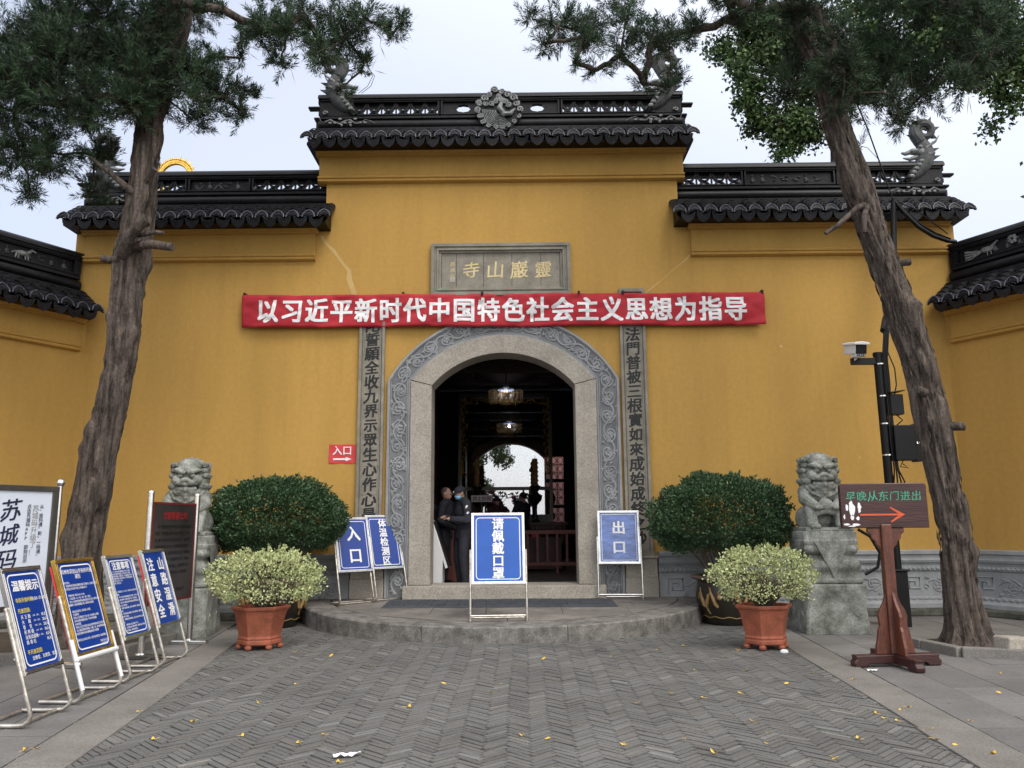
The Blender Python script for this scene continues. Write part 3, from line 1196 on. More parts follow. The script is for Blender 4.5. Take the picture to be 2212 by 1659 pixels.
# angled side walls
for nm, x, rz, sgn, lab in (("left", XL, math.radians(60), -1, "lower yellow side wall with galloping horse relief on its black ridge"),
                            ("right", XR, math.radians(-60), 1, "lower yellow side wall with bird and white flower relief on its ridge")):
    sw = thing("boundary_wall", lab, "wall", (x, 0, 0), rz)
    L = 7.5
    x0, x1 = (0, L) if sgn > 0 else (-L, 0)
    g = MB()
    g.box(x0, x1, 0, .5, 0, 5.05)
    g.build("wall", PLASTER, sw, smooth=0)
    plinth(sw, x0, x1, 3)
    a0, a1 = (.12, L) if sgn > 0 else (-L, -.12)
    wall_top(sw, a0, a1, 4.40, .0, .0, 'side', .02, 5, ends=(False, False))
    # painted relief on the ridge panel
    r = MB()
    zc = 4.40+1.0+.272+.076+.13
    if sgn > 0:
        bx = .75
        r.ball((bx, .13, zc), (.11, .03, .05), 6)
        r.tube([(bx+.08, .13, zc+.02), (bx+.16, .12, zc+.08), (bx+.20, .12, zc+.10)], [.03, .018, .014], 6)
        for k in range(4):
            r.tube([(bx-.08, .13, zc-.01), (bx-.24, .12, zc-.03+.035*(k-1.5)), (bx-.36, .12, zc-.03+.05*(k-1.5))], [.018, .014, .02], 5)
        for k in (0, .06):
            r.tube([(bx+k, .13, zc-.04), (bx+k+.01, .12, zc-.11), (bx+k+.05, .12, zc-.12)], .008, 4)
        for k in range(7):
            r.ball((bx+.42+.05*math.cos(k*.9), .12, zc+.05+.05*math.sin(k*.9)), (.035, .025, .035), 5)
        r.ball((bx+.95, .13, zc+.03), (.12, .03, .05), 6)
        r.tube([(bx+.86, .13, zc+.05), (bx+.76, .12, zc+.09)], [.03, .014], 5)
    else:
        bx = -1.1
        r.ball((bx, .13, zc), (.11, .03, .045), 6)
        r.tube([(bx+.08, .13, zc+.02), (bx+.15, .12, zc+.08), (bx+.21, .12, zc+.06)], [.035, .026, .018], 6)
        for k in (-.09, -.05, .05, .09):
            r.tube([(bx+k, .13, zc-.03), (bx+k*1.2, .12, zc-.11)], [.02, .01], 5)
        r.tube([(bx-.1, .13, zc+.01), (bx-.17, .12, zc-.03)], [.02, .012], 5)
    r.build("ridge_relief", PALEREL, sw)
# ------------------------------------------------------------ half-round doorstep platform
pf = thing("stone_platform", "half round grey stone step with curved kerb before the arched doorway", "platform")
CY, PR = .25, 3.22


def pz(y):
    return .295+.031*y


rg = np.random.default_rng(5)
g = MB()
A0 = math.asin(CY/PR)
angs = [PI+A0+(PI-2*A0)*k/56 for k in range(57)]
# kerb stones as rings
edges = [0, 7, 15, 22, 33, 42, 50, 56]
for a, b in zip(edges[:-1], edges[1:]):
    ks = list(range(a, b+1))
    po, pi_ = [], []
    for j, k in enumerate(ks):
        an = angs[k]+(.0015 if j == 0 else (-.0015 if j == len(ks)-1 else 0))
        po.append((PR*math.cos(an), CY+PR*math.sin(an)))
        pi_.append(((PR-.42)*math.cos(an), CY+(PR-.42)*math.sin(an)))
    n = len(ks)
    ro = .018
    dz = rg.uniform(-.004, .004)
    vs = []
    for (x, y), (u, v) in zip(po, pi_):
        d = math.hypot(x, y-CY)
        e = (1-ro/d)
        vs += [(x, y, -.02), (x, y, pz(y)-ro+dz), (x*e, CY+(y-CY)*e, pz(y)+dz), (u, v, pz(v)+dz), (u, v, -.02)]
    fs = []
    for j in range(n-1):
        for q in range(4):
            fs.append((j*5+q, (j+1)*5+q, (j+1)*5+q+1, j*5+q+1))
    fs += [tuple(range(5)), tuple(range((n-1)*5, n*5))[::-1]]
    g.add(vs, fs)
g.build("curved_kerb", STEPSIDE, pf, smooth=30)
# paving stones inside the curve
g = MB()
y = 0.
row = 0
while y > CY-PR+.45:
    h = [.62, .58, .66, .6, .6][row % 5]
    y1 = max(y-h, CY-PR+.44)
    x = -3.2+rg.uniform(0, .5)
    xs = [-3.2]
    while x < 3.2:
        xs.append(x)
        x += rg.uniform(.7, 1.25)
    xs.append(3.2)
    for xa, xb in zip(xs[:-1], xs[1:]):
        q = []
        R1 = PR-.432
        for yy, s in ((y-.004, 1), (y1+.004, -1)):
            lim = math.sqrt(max(0, R1*R1-(yy-CY)**2))
            l, r = max(xa+.004, -lim), min(xb-.004, lim)
            q.append((l, r, yy))
        (l0, r0, ya), (l1, r1, yb) = q
        if r0-l0 < .03:
            continue
        l1, r1 = max(l1, -9), max(r1, l1+.001)
        if r1-l1 < .005:
            l1 = r1 = max(min((l0+r0)/2, math.sqrt(max(0, R1*R1-(yb-CY)**2))), -math.sqrt(max(0, R1*R1-(yb-CY)**2)))
            r1 += .005
        dz = rg.uniform(-.003, .003)
        vs = [(l0, ya, pz(ya)+dz), (r0, ya, pz(ya)+dz), (r1, yb, pz(yb)+dz), (l1, yb, pz(yb)+dz)]
        vs += [(a, b, c-.06) for a, b, c in vs]
        g.add(vs, [(0, 3, 2, 1), (0, 1, 5, 4), (1, 2, 6, 5), (2, 3, 7, 6), (3, 0, 4, 7)])
    y = y1
    row += 1
g.build("paving_stones", STEPSTONE, pf, smooth=0)
g = MB()
g.prism([((PR-.30)*math.cos(a), CY+(PR-.30)*math.sin(a)) for a in angs], .02, .17, 'xy')
g.build("core", SOIL, pf, smooth=0)

# rubber mat of joined tiles
dm = thing("door_mat", "long grey ribbed rubber mat of joined tiles before the sill", "mat", (-.06, -.75, 0))
g = MB()
nt_ = 16
for i in range(nt_):
    x0 = -1.62+i*3.24/nt_
    for j in range(2):
        ya, yb = .38-.36*j, .38-.36*(j+1)
        z = pz(-.75)
        dd = R.uniform(-.003, .003)
        M_ = Matrix.Translation((0, 0, z+.009)) @ Matrix.Rotation(.031, 4, 'X')
        g.box(x0+.004, x0+3.24/nt_-.004, yb+.004, ya-.004, -.006, .012+dd, M_)
        for k in range(4):
            xx = x0+.03+k*.045
            g.box(xx, xx+.02, yb+.03, ya-.03, .012+dd, .017+dd, M_)
g.build("mat_tiles", RUBBER, dm, smooth=0)
g = MB()
M_ = Matrix.Translation((0, 0, pz(-.75)+.009)) @ Matrix.Rotation(.031, 4, 'X')
vs = [M_ @ Vector(p) for p in ((-1.62, -.34, .010), (1.62, -.34, .010), (1.75, -.47, -.006), (-1.75, -.47, -.006))]
g.add(vs, [(0, 3, 2, 1)])
for sx in (-1, 1):
    vs = [M_ @ Vector(p) for p in ((sx*1.622, .38, .010), (sx*1.622, -.34, .010), (sx*1.75, -.47, -.006), (sx*1.75, .40, -.006))]
    g.add(vs, [(0, 1, 2, 3)])
g.build("mat_edge", RUBBER, dm, smooth=0)

# ------------------------------------------------------------ red banner across the arch
bn = thing("banner", "long red cloth banner with white characters stretched above the arch", "banner", (0, -.125, 5.055))


def bz(x, v):       # v 0 bottom .. 1 top ; gentle sag between fixings
    return (-.285+.565*v) + (.004*x if True else 0)*-1 - .012*math.cos(x*1.9)*(1-v)*.6


def by(x, v):
    w_ = .018*math.sin(x*2.3+v*2.5)+.014*math.sin(x*5.1-v*6)
    w_ += .018*max(0, math.sin(x*9.3+v*9+1.5*math.sin(x*1.7)))**3*(.4+.6*v)
    w_ += .016*max(0, math.sin(x*7.1-v*11+2*math.sin(x*.9)))**4
    return w_


g = MB()
nx, nv = 320, 12
vs = []
for i in range(nx+1):
    x = -4.45+8.9*i/nx
    for j in range(nv+1):
        v = j/nv
        vs.append((x, by(x, v), bz(x, v)))
fs = [(i*(nv+1)+j, (i+1)*(nv+1)+j, (i+1)*(nv+1)+j+1, i*(nv+1)+j+1) for i in range(nx) for j in range(nv)]
g.add(vs, fs)
cl_ = g.build("cloth", RED, bn, smooth=180)
mo = cl_.modifiers.new("s", 'SOLIDIFY')
mo.thickness = .004
t = MB()
write(t, "以习近平新时代中国特色社会主义思想为指导", -.03, 0, .405, .032, sx=.97, sz=1.08, pitch=1.066)
# lay the printed characters on the waves of the cloth
bm = bmesh.new()
for p in t.v:
    bm.verts.new(p)
bm.verts.ensure_lookup_table()
for f in t.f:
    bm.faces.new([bm.verts[i] for i in f])
for _ in range(3):
    ed = [e for e in bm.edges if e.calc_length() > .045]
    if ed:
        bmesh.ops.subdivide_edges(bm, edges=ed, cuts=1)
        bmesh.ops.triangulate(bm, faces=bm.faces)
bm.verts.index_update()
t.v = [(p.co.x, p.co.y+by(p.co.x, (p.co.z+.285)/.565)-.007, p.co.z-.004*p.co.x) for p in bm.verts]
t.f = [tuple(p.index for p in f.verts) for f in bm.faces]
bm.free()
t.build("lettering", WHITE, cl_, smooth=0)
for x in (-4.42, -1.7, -.35, 1.3, 2.05, 4.42):
    g = MB()
    g.box(x-.018, x+.018, -.012, .12, bz(x, .98)-.01, bz(x, .98)+.05)
    g.build("tie", BLACKMT, bn, smooth=0)

# small red entrance sign on the wall
es = thing("entrance_sign", "small square red paper sign with arrow on the yellow wall", "sign", (-2.69, -.012, 2.635))
g = MB()
vs = []
for i in range(9):
    for j in range(7):
        x, z = -.225+.45*i/8, -.155+.31*j/6
        vs.append((x, -.004*math.sin(i*1.3+j*.9), z))
g.add(vs, [(i*7+j, (i+1)*7+j, (i+1)*7+j+1, i*7+j+1) for i in range(8) for j in range(6)])
sh = g.build("sheet", REDSIGN, es, smooth=180)
t = MB()
write(t, "入口", 0, .055, .165, .018, y=-.009)
t.prism([(-.15, -.075), (.06, -.075), (.06, -.055), (.16, -.09), (.06, -.125), (.06, -.105), (-.15, -.105)], -.009, -.0085)
t.build("lettering", WHITE, sh, smooth=0)


# ------------------------------------------------------------ A-board style sign stands
def sign_stand(name, label, loc, rz, w, pb, ph, tilt, face, text, frame=STEEL, legs=STEEL, group=None, tape=False, back=None, run=.38, post=.62, bent=True):
    """leaning frame on two steel posts that bend under into floor runners; pb = height of panel bottom, ph = panel height"""
    r = thing(name, label, "sign", loc, rz, group)
    Mt = Matrix.Rotation(-tilt, 4, 'X')
    f = MB()
    for (x0, x1, z0, z1) in ((-w/2, w/2, pb, pb+.035), (-w/2, w/2, pb+ph-.035, pb+ph), (-w/2, -w/2+.035, pb+.035, pb+ph-.035), (w/2-.035, w/2, pb+.035, pb+ph-.035)):
        f.box(x0, x1, -.022, .018, z0, z1)
        if x1-x0 > z1-z0:
            f.box(x0+.010, x1-.010, -.028, -.022, z0+.012, z1-.012)
        else:
            f.box(x0+.012, x1-.012, -.028, -.022, z0+.010, z1-.010)
    f.tf(Mt)
    f.build("frame", frame, r, smooth=0, bevel=.004)
    p = MB()
    p.box(-w/2+.03, w/2-.03, -.010, .008, pb+.03, pb+ph-.03)
    p.tf(Mt)
    po = p.build("panel", face, r, smooth=0)
    for mt_, fn in text:
        t = MB()
        fn(t, w-.07, ph-.07, pb+ph/2)
        t.v = [(x, -.0125+y, z) for x, y, z in t.v]
        t.tf(Mt)
        t.build("lettering" if mt_ is WHITE else "yellow_lettering", mt_, po, smooth=0)
    if back:
        b = MB()
        b.box(-w/2-.005, w/2-.02, .022, .034, pb+.04, pb+ph-.05)
        b.tf(Matrix.Translation((0, .0, 0)) @ Mt)
        b.build("back_board", back, r, smooth=0)
    for sx in (-1, 1):
        x = sx*(w/2+.013)
        g = MB()
        top = Mt @ Vector((x, .005, pb+ph*post))
        k = Mt @ Vector((x, .005, .10))
        pts = [top, Mt @ Vector((x, .005, pb)), k]
        if bent:
            pts += [Vector((x, k.y+.012, .055)), Vector((x*.98, k.y+.05, .022)), Vector((x*.96, k.y+.12, .016)), Vector((x*.94, k.y+run, .016)), ]
        else:
            pts += [Vector((x, k.y, .02)), Vector((x, k.y, .002))]
            g.tube([(x, k.y, .018), (x, k.y+.30, .018)], .013, 8)
        g.tube(pts, .0165, 10)
        g.ball(top, .0165, 4)
        g.build("leg", legs, r, smooth=60)
    yk = (Mt @ Vector((0, .005, .1))).y
    bars = ((w/2*.96, yk+.10, .018, .014), (w/2*.90, yk+run, .016, .014)) if bent else ((w/2+.013, yk, .075, .015), (w/2+.013, yk+.30, .018, .013))
    for hw_, yb_, zb_, rb_ in bars:
        g = MB()
        g.tube([(-hw_, yb_, zb_), (hw_, yb_, zb_)], rb_, 8)
        g.build("crossbar", legs, r, smooth=60)
    if tape:
        g = MB()
        g.tube([Mt @ Vector((-w/2-.02, -.02, pb-.012)), Mt @ Vector((w/2+.02, -.02, pb-.012))], .022, 8)
        for sx in (-1, 1):
            g.tube([Mt @ Vector((sx*(w/2+.016), -.008, pb+.16)), Mt @ Vector((sx*(w/2+.016), -.010, pb-.02))], .020, 8)
            g.tube([Mt @ Vector((sx*(w/2+.016), -.004, pb-.03)), Mt @ Vector((sx*(w/2+.016), -.004, .12))], .018, 8)
        g.build("white_tape", WHITEPL, r, smooth=60)
    return r


def border(r=.05, ins=.05, t=.012):
    return lambda b, w, h, c: frame_line(b, w-ins, h-ins, r, t, 0, c)


def vtext(s, size, pitch, bold=.03, sx=1., dx=0., dz=0., sz=1.):
    def f(b, w, h, c):
        z0 = c+dz+(len(s)-1)*size*pitch/2
        write(b, s, dx, z0, size, bold, vertical=True, pitch=pitch, sx=sx, sz=sz)
    return f


def both(*fs):
    return lambda b, w, h, c: [f(b, w, h, c) for f in fs]


def lines(rows):
    """rows: (text, x offset from left as share of w, z from top as share of h, size, bold, align)"""
    def f(b, w, h, c):
        for s, xo, zo, sz_, bd, al in rows:
            write(b, s, -w/2+xo*w, c+h/2-zo*h, sz_, bd, align=al, sx=.95)
    return f


# at the doorway
def pzz(p):
    return (p[0], p[1], pz(p[1])+.001)


sign_stand("sign_stand", "blue face mask reminder sign with five characters standing on platform edge", pzz((-.03, -2.57)), math.radians(4), .715, .475, .94, math.radians(9),
           BLUEB, [(WHITE, both(border(.05, .05, .011), vtext("请佩戴口罩", .165, .985, .028, 1.0, .0)))], bent=False, post=.47, legs=RUSTY)
sign_stand("sign_stand", "blue entrance sign leaning on steel legs left of the doorway", pzz((-2.19, -.80)), math.radians(40), .60, .50, .86, math.radians(16),
           BLUE, [(WHITE, both(border(.04, .05, .010), vtext("入口", .25, 1.38, .026, .95, .02)))], legs=RUSTY)
sign_stand("sign_stand", "blue temperature check sign leaning beside the left door jamb", pzz((-1.76, .02-.42)), math.radians(40), .60, .51, .88, math.radians(17),
           BLUE, [(WHITE, both(border(.04, .05, .010), vtext("体温检测区", .15, 1.02, .026, 1., .0)))], legs=RUSTY)
sign_stand("sign_stand", "creased glossy blue exit sign standing right of the doorway", pzz((1.83, -.42)), math.radians(-3), .665, .545, .84, math.radians(7),
           BLUEC, [(WHITE, both(border(.02, .04, .008), vtext("出口", .215, 1.42, .03, 1.05, .0)))], bent=False, post=.5)

# row along the left kerb
PI2 = math.radians
n1 = [("温馨提示", .52, .15, .092, .03, 'c')]
y1_ = [("寺院开放时间:", .14, .30, .040, .012, 'l'), ("开放范围:", .14, .41, .040, .012, 'l'), ("不开放范围:", .14, .835, .040, .012, 'l')]
n1 += [("08:00-17:00", .58, .30, .040, .012, 'l')]
for i, (a, b) in enumerate((("天 王 殿", "10人"), ("大    殿", "20人"), ("客    堂", "20人"), ("药 师 殿", "10人"), ("法务流通处", "15人"), ("烧 香 区", "10人"))):
    n1 += [(a, .18, .475+i*.052, .036, .012, 'l'), (b, .78, .475+i*.052, .036, .012, 'l')]
    if i < 5:
        n1 += [("(含前、后院):", .52, .475+i*.052, .016, 0, 'l')]
n1 += [("念佛堂、五观堂、客房", .24, .90, .035, .010, 'l')]
sign_stand("notice_stand", "blue notice with opening hours in yellow and white, nearest in the kerb row", (-3.39, -6.80, 0.003), PI2(90), .52, .39, .84, PI2(19),
           BLUE, [(WHITE, both(border(.05, .04, .012), lines(n1))), (YELLOWP, lines(y1_))], group="notice stands along the left kerb", legs=RUSTY)
n2 = [("苏州市灵岩山寺有序开放", .5, .10, .046, .015, 'c'), ("通告", .5, .16, .046, .015, 'c'), ("各位信众:", .06, .225, .022, .004, 'l'),
      ("根据苏州市民族宗教事务部门的要求, 经研究决定", .10, .26, .0235, .004, 'l'), ("对灵岩山寺有序开放工作通告如下:", .06, .295, .0235, .004, 'l'),
      ("开放时间: 每天8:00-17:00", .10, .37, .0235, .004, 'l'), ("入寺必须一人一证一码一测一登记", .10, .405, .0235, .004, 'l'),
      ("每个人须自觉接受体温检测并出示本人身份证和", .10, .44, .0235, .004, 'l'), ("健康码, 请全程佩戴口罩, 保持安全距离", .06, .475, .0235, .004, 'l'),
      ("如有发热症状, 请勿进入寺院。", .10, .55, .0235, .004, 'l'), ("注意事项:", .10, .585, .0235, .004, 'l'), ("所有人员须配合工作人员, 有序进入参观", .10, .62, .0235, .004, 'l'),
      ("进寺后请勿聚集逗留, 不在寺内就餐", .10, .655, .0235, .004, 'l'), ("未经同意", .10, .69, .0235, .004, 'l'), ("所有人员在寺院内活动应遵守秩序和卫生要求", .10, .725, .0235, .004, 'l'),
      ("进入殿堂请保持安静, 礼敬三宝, 请勿喧哗拍照", .10, .76, .0235, .004, 'l'), ("开放区域和时间将根据疫情变化调整", .06, .795, .0235, .004, 'l'),
      ("请各位信众相互转告, 遵守相关要求, 敬请理解。", .06, .865, .0235, .004, 'l'), ("苏州灵岩山寺", .70, .925, .022, .004, 'l'), ("2020年6月", .72, .955, .022, .004, 'l')]
sign_stand("notice_stand", "blue notice in a gold frame with red back and white tape", (-3.42, -5.96, 0.003), PI2(88), .60, .39, .87, PI2(19),
           BLUE, [(WHITE, both(border(.05, .04, .012), lines(n2)))], frame=GOLDFR, legs=RUSTY, group="notice stands along the left kerb", tape=True, back=REDSIGN)
n3 = [("注意事项", .5, .10, .085, .028, 'c')]
t3 = ["为了广大信众的身体健康和生命安全, 根据", "有关部门疫情防控要求, 所有进寺人员必须", "配合测量体温、佩戴口罩、出示健康码并登记,", "感谢您的理解, 请自觉遵守以下各项规定事项,", "扫码登记后方可入寺。", "扫描二维码查询:"]
for i, s_ in enumerate(t3):
    n3.append((s_, .06, .175+i*.030, .020, .004, 'l'))
t3 = ["1、体温超过三十七度三, 请勿进入本寺并及时", "就医。", "2、进入寺院须全程佩戴口罩, 保持一米以上间", "距, 请勿聚集, 按指示路线行走, 不得逗留。", "3、进寺人员请自觉遵守寺院各项管理制度, 听", "从工作人员安排。", "4、殿堂内请勿拍照, 请勿大声喧哗, 请勿乱扔",
      "垃圾。", "5、寺院提倡文明敬香, 请勿自带香烛, 请勿将", "明火带入殿堂。", "6、请保管好随身物品, 老人和小孩须有家人陪", "同。", "7、山路湿滑, 请注意脚下安全。", "8、请不要在寺内算命看相, 谨防受骗, 遇事请", "与客堂联系, 谢谢您的配合。"]
for i, s_ in enumerate(t3):
    n3.append((s_, .06, .435+i*.0355, .021, .004, 'l'))
sign_stand("notice_stand", "blue notice with a dense numbered list of rules, third in kerb row", (-3.44, -5.10, 0.003), PI2(88), .53, .41, .85, PI2(19),
           BLUE, [(WHITE, both(border(.05, .04, .010), lines(n3)))], group="notice stands along the left kerb", legs=RUSTY)
sign_stand("notice_stand", "blue slippery path warning in two columns of large characters", (-3.49, -4.24, 0.003), PI2(90), .56, .42, .86, PI2(18),
           BLUE, [(WHITE, both(vtext("山路湿滑", .155, 1.12, .028, 1.0, .125), vtext("注意安全", .155, 1.12, .028, 1.0, -.125)))], group="notice stands along the left kerb", legs=RUSTY, back=REDSIGN)

# ------------------------------------------------------------ large white board at the left edge
wb = thing("display_board", "large pale board with big brush characters between steel posts by left tree", "notice board", (-4.87, -4.4, 0), PI2(68))
BW = 1.30      # extends along local -x from the right post
for x in (0, -BW):
    g = MB()
    g.tube([(x, 0, .02), (x, 0, 1.93)], .026, 12)
    g.ball((x, 0, 1.965), .046, 7)
    g.tube([(x, -.02, 0.045), (x, -.50, .045)], .026, 10)
    g.tube([(x, .02, 0.045), (x, .45, .045)], .026, 10)
    g.ball((x, -.50, .045), .036, 6)
    g.ball((x, .45, .045), .036, 6)
    g.build("post", STEEL, wb, smooth=50)
g = MB()
for (a, b, c, d) in ((-BW+.03, -.03, 1.86, 1.92), (-BW+.03, -.03, .62, .68), (-BW+.03, -BW+.08, .68, 1.86), (-.10, -.03, .68, 1.86)):
    g.box(a, b, -.03, .03, c, d)
g.build("frame", DARKFR, wb, bevel=.006, smooth=0)
g = MB()
g.box(-BW+.08, -.10, -.012, .012, .68, 1.86)
pp = g.build("poster", PAPER, wb, smooth=0)
t = MB()
rg = random.Random(3)
write(t, "苏城码", -.56, 1.66, .25, .014, vertical=True, pitch=1.02, brush=1.6, rng=rg, y=-.0145)
t.build("lettering", NAVY, pp, smooth=0)
t = MB()
write(t, "从“疫码通”到“一码通”", -.215, 1.70, .050, .001, vertical=True, pitch=.95, y=-.0145)
write(t, "点击苏城码APP 即刻出示", -.36, 1.70, .050, .001, vertical=True, pitch=.95, y=-.0145)
t.build("small_lettering", NAVY, pp, smooth=0)
t = MB()
write(t, "苏城码升级了!", -.285, 1.68, .078, .002, vertical=True, pitch=.98, y=-.0145)
t.build("grey_lettering", GREYINK, pp, smooth=0)

# dark notice board between steel posts
nb = thing("notice_board", "dark red edged notice panel on two steel posts beside the left lion", "notice board", (-3.99, -3.42, 0), PI2(85))
HW = .56
for sx, h in ((-1, 1.86), (1, 1.86)):
    g = MB()
    g.tube([(sx*HW, 0, .06), (sx*HW, 0, h)], .036, 14)
    g.lathe([(.036, h), (.040, h+.004), (.038, h+.02), (.02, h+.034), (.001, h+.037)], 14, (sx*HW, 0, 0))
    g.lathe([(.065, .055), (.06, .07), (.038, .075)], 14, (sx*HW, 0, 0))
    po = g.build("post", STEEL, nb, smooth=50)
    g = MB()
    g.box(sx*HW-.05, sx*HW+.05, -.24, .24, .0, .055)
    g.build("foot", STEEL if sx > 0 else DARKFR, nb, bevel=.012, smooth=0)
g = MB()
g.box(-HW+.045, HW-.045, -.014, .014, .58, 1.76)
pp = g.build("panel", NOTICE, nb, smooth=0)
t = MB()
for (a, b, c, d) in ((-HW+.045, HW-.045, 1.735, 1.76), (-HW+.045, HW-.045, .58, .605), (-HW+.045, -HW+.07, .605, 1.735), (HW-.07, HW-.045, .605, 1.735)):
    t.box(a, b, -.018, -.013, c, d)
t.build("red_edging", NOTEFRAME, nb, smooth=0)
t = MB()
write(t, "文明敬香公约", 0, 1.60, .10, .02, y=-.0165)
t.build("red_lettering", NOTERED, pp, smooth=0)
t = MB()
for i, s_ in enumerate(("为了创建清净庄严的寺院环境, 倡导文明", "敬香, 平安敬香, 爱护环境, 特制订以下公", "约, 请广大信众和游客自觉遵守, 一起维护", "寺院秩序和公共安全, 请勿燃放烟花爆竹,", "请勿携带高香, 请在指定区域点香, 敬香后", "请将香插入香炉, 不在殿堂内点香, 请服从", "管理人员的引导, 文明礼让, 请勿喧哗, 爱", "护花草树木和文物, 保持清洁, 请勿随地", "吐痰和乱扔杂物。", "谢谢合作")):
    write(t, s_, -.44 if i else -.40, 1.47-i*.078, .046, .008, align='l', y=-.0165)
write(t, "灵岩山寺", .12, .72, .045, .008, align='l', y=-.0165)
t.build("lettering", NOTEINK, pp, smooth=0)

# ------------------------------------------------------------ wooden arrow sign
ws = thing("wooden_signpost", "brown wooden direction sign with green characters and orange arrow on carved foot", "sign", (4.12, -4.70, .003), math.radians(-5))
g = MB()
g.prism([(-.445, 1.40), (.445, 1.40), (.445, 1.85), (.42, 1.87), (-.42, 1.87), (-.445, 1.85)], -.035, .035)
pp = g.build("board", WOODD, ws, bevel=.008, smooth=0)
t = MB()
rg = random.Random(8)
write(t, "早晚从东门进出", 0, 1.735, .112, .010, brush=1.0, rng=rg, y=-.037, pitch=1.0)
t.build("lettering", GREENINK, pp, smooth=0)
t = MB()
t.box(-.255, .195, -.0385, -.036, 1.53, 1.548)
t.prism([(.205, 1.539), (.06, 1.62), (.055, 1.608), (.15, 1.539), (.055, 1.468), (.06, 1.456)], -.0388, -.036)
t.build("arrow", ORANGE, pp, smooth=0)
t = MB()
rg = random.Random(12)
for (cx, cz, w_, h_) in ((-.335, 1.60, .045, .09), (-.255, 1.62, .022, .07), (-.385, 1.615, .02, .04), (-.415, 1.52, .012, .03), (-.40, 1.44, .04, .012), (-.30, 1.435, .05, .014), (-.345, 1.40+.02, .05, .008), (-.275, 1.50, .02, .025), (-.335, 1.505, .02, .03)):
    n = 14
    pts = [(cx+w_*math.cos(2*PI*k/n)*rg.uniform(.5, 1.1), -.0368, cz+h_*math.sin(2*PI*k/n)*rg.uniform(.6, 1.1)) for k in range(n)]
    t.add(pts, [tuple(range(n))])
t.build("peeled_paper", WHITE, pp, smooth=0)
g = MB()
g.box(-.055, .055, -.055, .055, .12, 1.44)
g.build("post", WOOD, ws, bevel=.012, smooth=0)
for sx in (-1, 1):
    g = MB()
    g.prism([(sx*.05, 1.40), (sx*.185, 1.40), (sx*.19, 1.36), (sx*.155, 1.33), (sx*.15, 1.29), (sx*.115, 1.265), (sx*.105, 1.23), (sx*.075, 1.20), (sx*.056, 1.14)], -.022, .022)
    g.build("top_bracket", WOOD, ws, bevel=.006, smooth=0)
wing = [(.054, .12), (.21, .12), (.205, .20), (.185, .27), (.17, .36), (.15, .40), (.155, .45), (.16, .50), (.14, .56), (.10, .62), (.075, .68), (.058, .74)]
for k in range(4):
    g = MB()
    g.prism(wing, -.018, .018)
    g.tf(Matrix.Rotation(k*PI/2+math.radians(12), 4, 'Z'))
    g.build("foot_bracket", WOOD, ws, bevel=.006, smooth=0)
for k, L_ in ((0, .47), (1, .42)):
    g = MB()
    g.prism([(-L_, .0), (-L_+.13, .0), (-L_+.16, .03), (L_-.16, .03), (L_-.13, 0), (L_, 0), (L_+.01, .05), (L_-.02, .08), (L_-.01, .12), (-L_+.01, .12), (-L_+.02, .08), (-L_-.01, .05)], -.05+k*.002, .05-k*.002)
    g.tf(Matrix.Rotation(k*PI/2+math.radians(12), 4, 'Z') @ Matrix.Translation((0, 0, -k*.002)))
    g.build("foot", WOODD, ws, bevel=.012, smooth=0)

# ------------------------------------------------------------ camera pole
cp = thing("camera_pole", "black pole with white security camera, boxes and cables behind wooden sign", "pole", (5.63, -1.6, 0))
g = MB()
g.tube([(0, 0, .7), (-.02, 0, 3.92)], .062, 14)
g.lathe([(.066, 3.90), (.066, 3.94), (.001, 3.95)], 14, (-.02, 0, 0))
g.build("pole", BLACKMT, cp, smooth=40)
g = MB()
g.box(-.10, .10, -.10, .10, .0, .76)
g.box(-.12, .12, -.12, .12, .76, .79)
g.build("base_sleeve", BLACKMT, cp, bevel=.01, smooth=0)
g = MB()
g.box(-.42, -.03, -.035, .035, 3.76, 3.86)
g.build("arm", BLACKMT, cp, bevel=.006, smooth=0)
g = MB()
Mc = Matrix.Translation((-.36, -.03, 3.97)) @ Matrix.Rotation(.12, 4, 'Z') @ Matrix.Rotation(math.radians(10), 4, 'X')
g.box(-.09, .09, -.16, .16, -.055, .09, Mc)
g.prism([(-.12, .08), (.12, .08), (.11, .115), (.0, .13), (-.11, .115)], -.21, .17)
for i in range(len(g.v)-10, len(g.v)):
    g.v[i] = tuple(Mc @ Vector(g.v[i]))
g.box(-.075, .075, -.165, -.02, -.10, -.055, Mc)
g.box(-.03, .03, -.03, .05, -.16, -.06, Mc)
co = g.build("security_camera", WHITEPL, cp, bevel=.01, smooth=0)
g = MB()
g.box(-.080, .080, -.185, -.16, -.05, .082, Mc)
g.box(-.065, .065, -.178, -.164, -.09, -.062, Mc)
g.build("lens_window", BLACKMT, co, bevel=.01, smooth=0)
t = MB()
for k in range(4):
    t.ball(Mc @ Vector((-.045+k*.03, -.180, -.076)), .008, 4)
t.build("led", WHITEPL, co)
g = MB()
g.box(.07, .26, -.10, .08, 3.00, 3.30)
g.prism([(.05, 3.33), (.28, 3.36), (.28, 3.345), (.05, 3.31)], -.14, .10)
g.build("small_box", BLACKMT, cp, bevel=.01, smooth=0)
g = MB()
g.box(.07, .37, -.13, .09, 2.33, 2.84)
g.box(.37, .46, -.10, .06, 2.31, 2.86)
bo = g.build("control_box", BLACKMT, cp, bevel=.008, smooth=0)
g = MB()
g.tube([(.40, -.105, 2.58), (.40, -.13, 2.58)], .02, 8)
g.build("lock", STEEL, bo)
for zz in (3.27, 2.86, 2.40, 3.75):
    g = MB()
    g.lathe([(.068, zz), (.074, zz+.004), (.074, zz+.022), (.068, zz+.026)], 16)
    g.build("strap", STEEL, cp)
g = MB()
rg = random.Random(5)
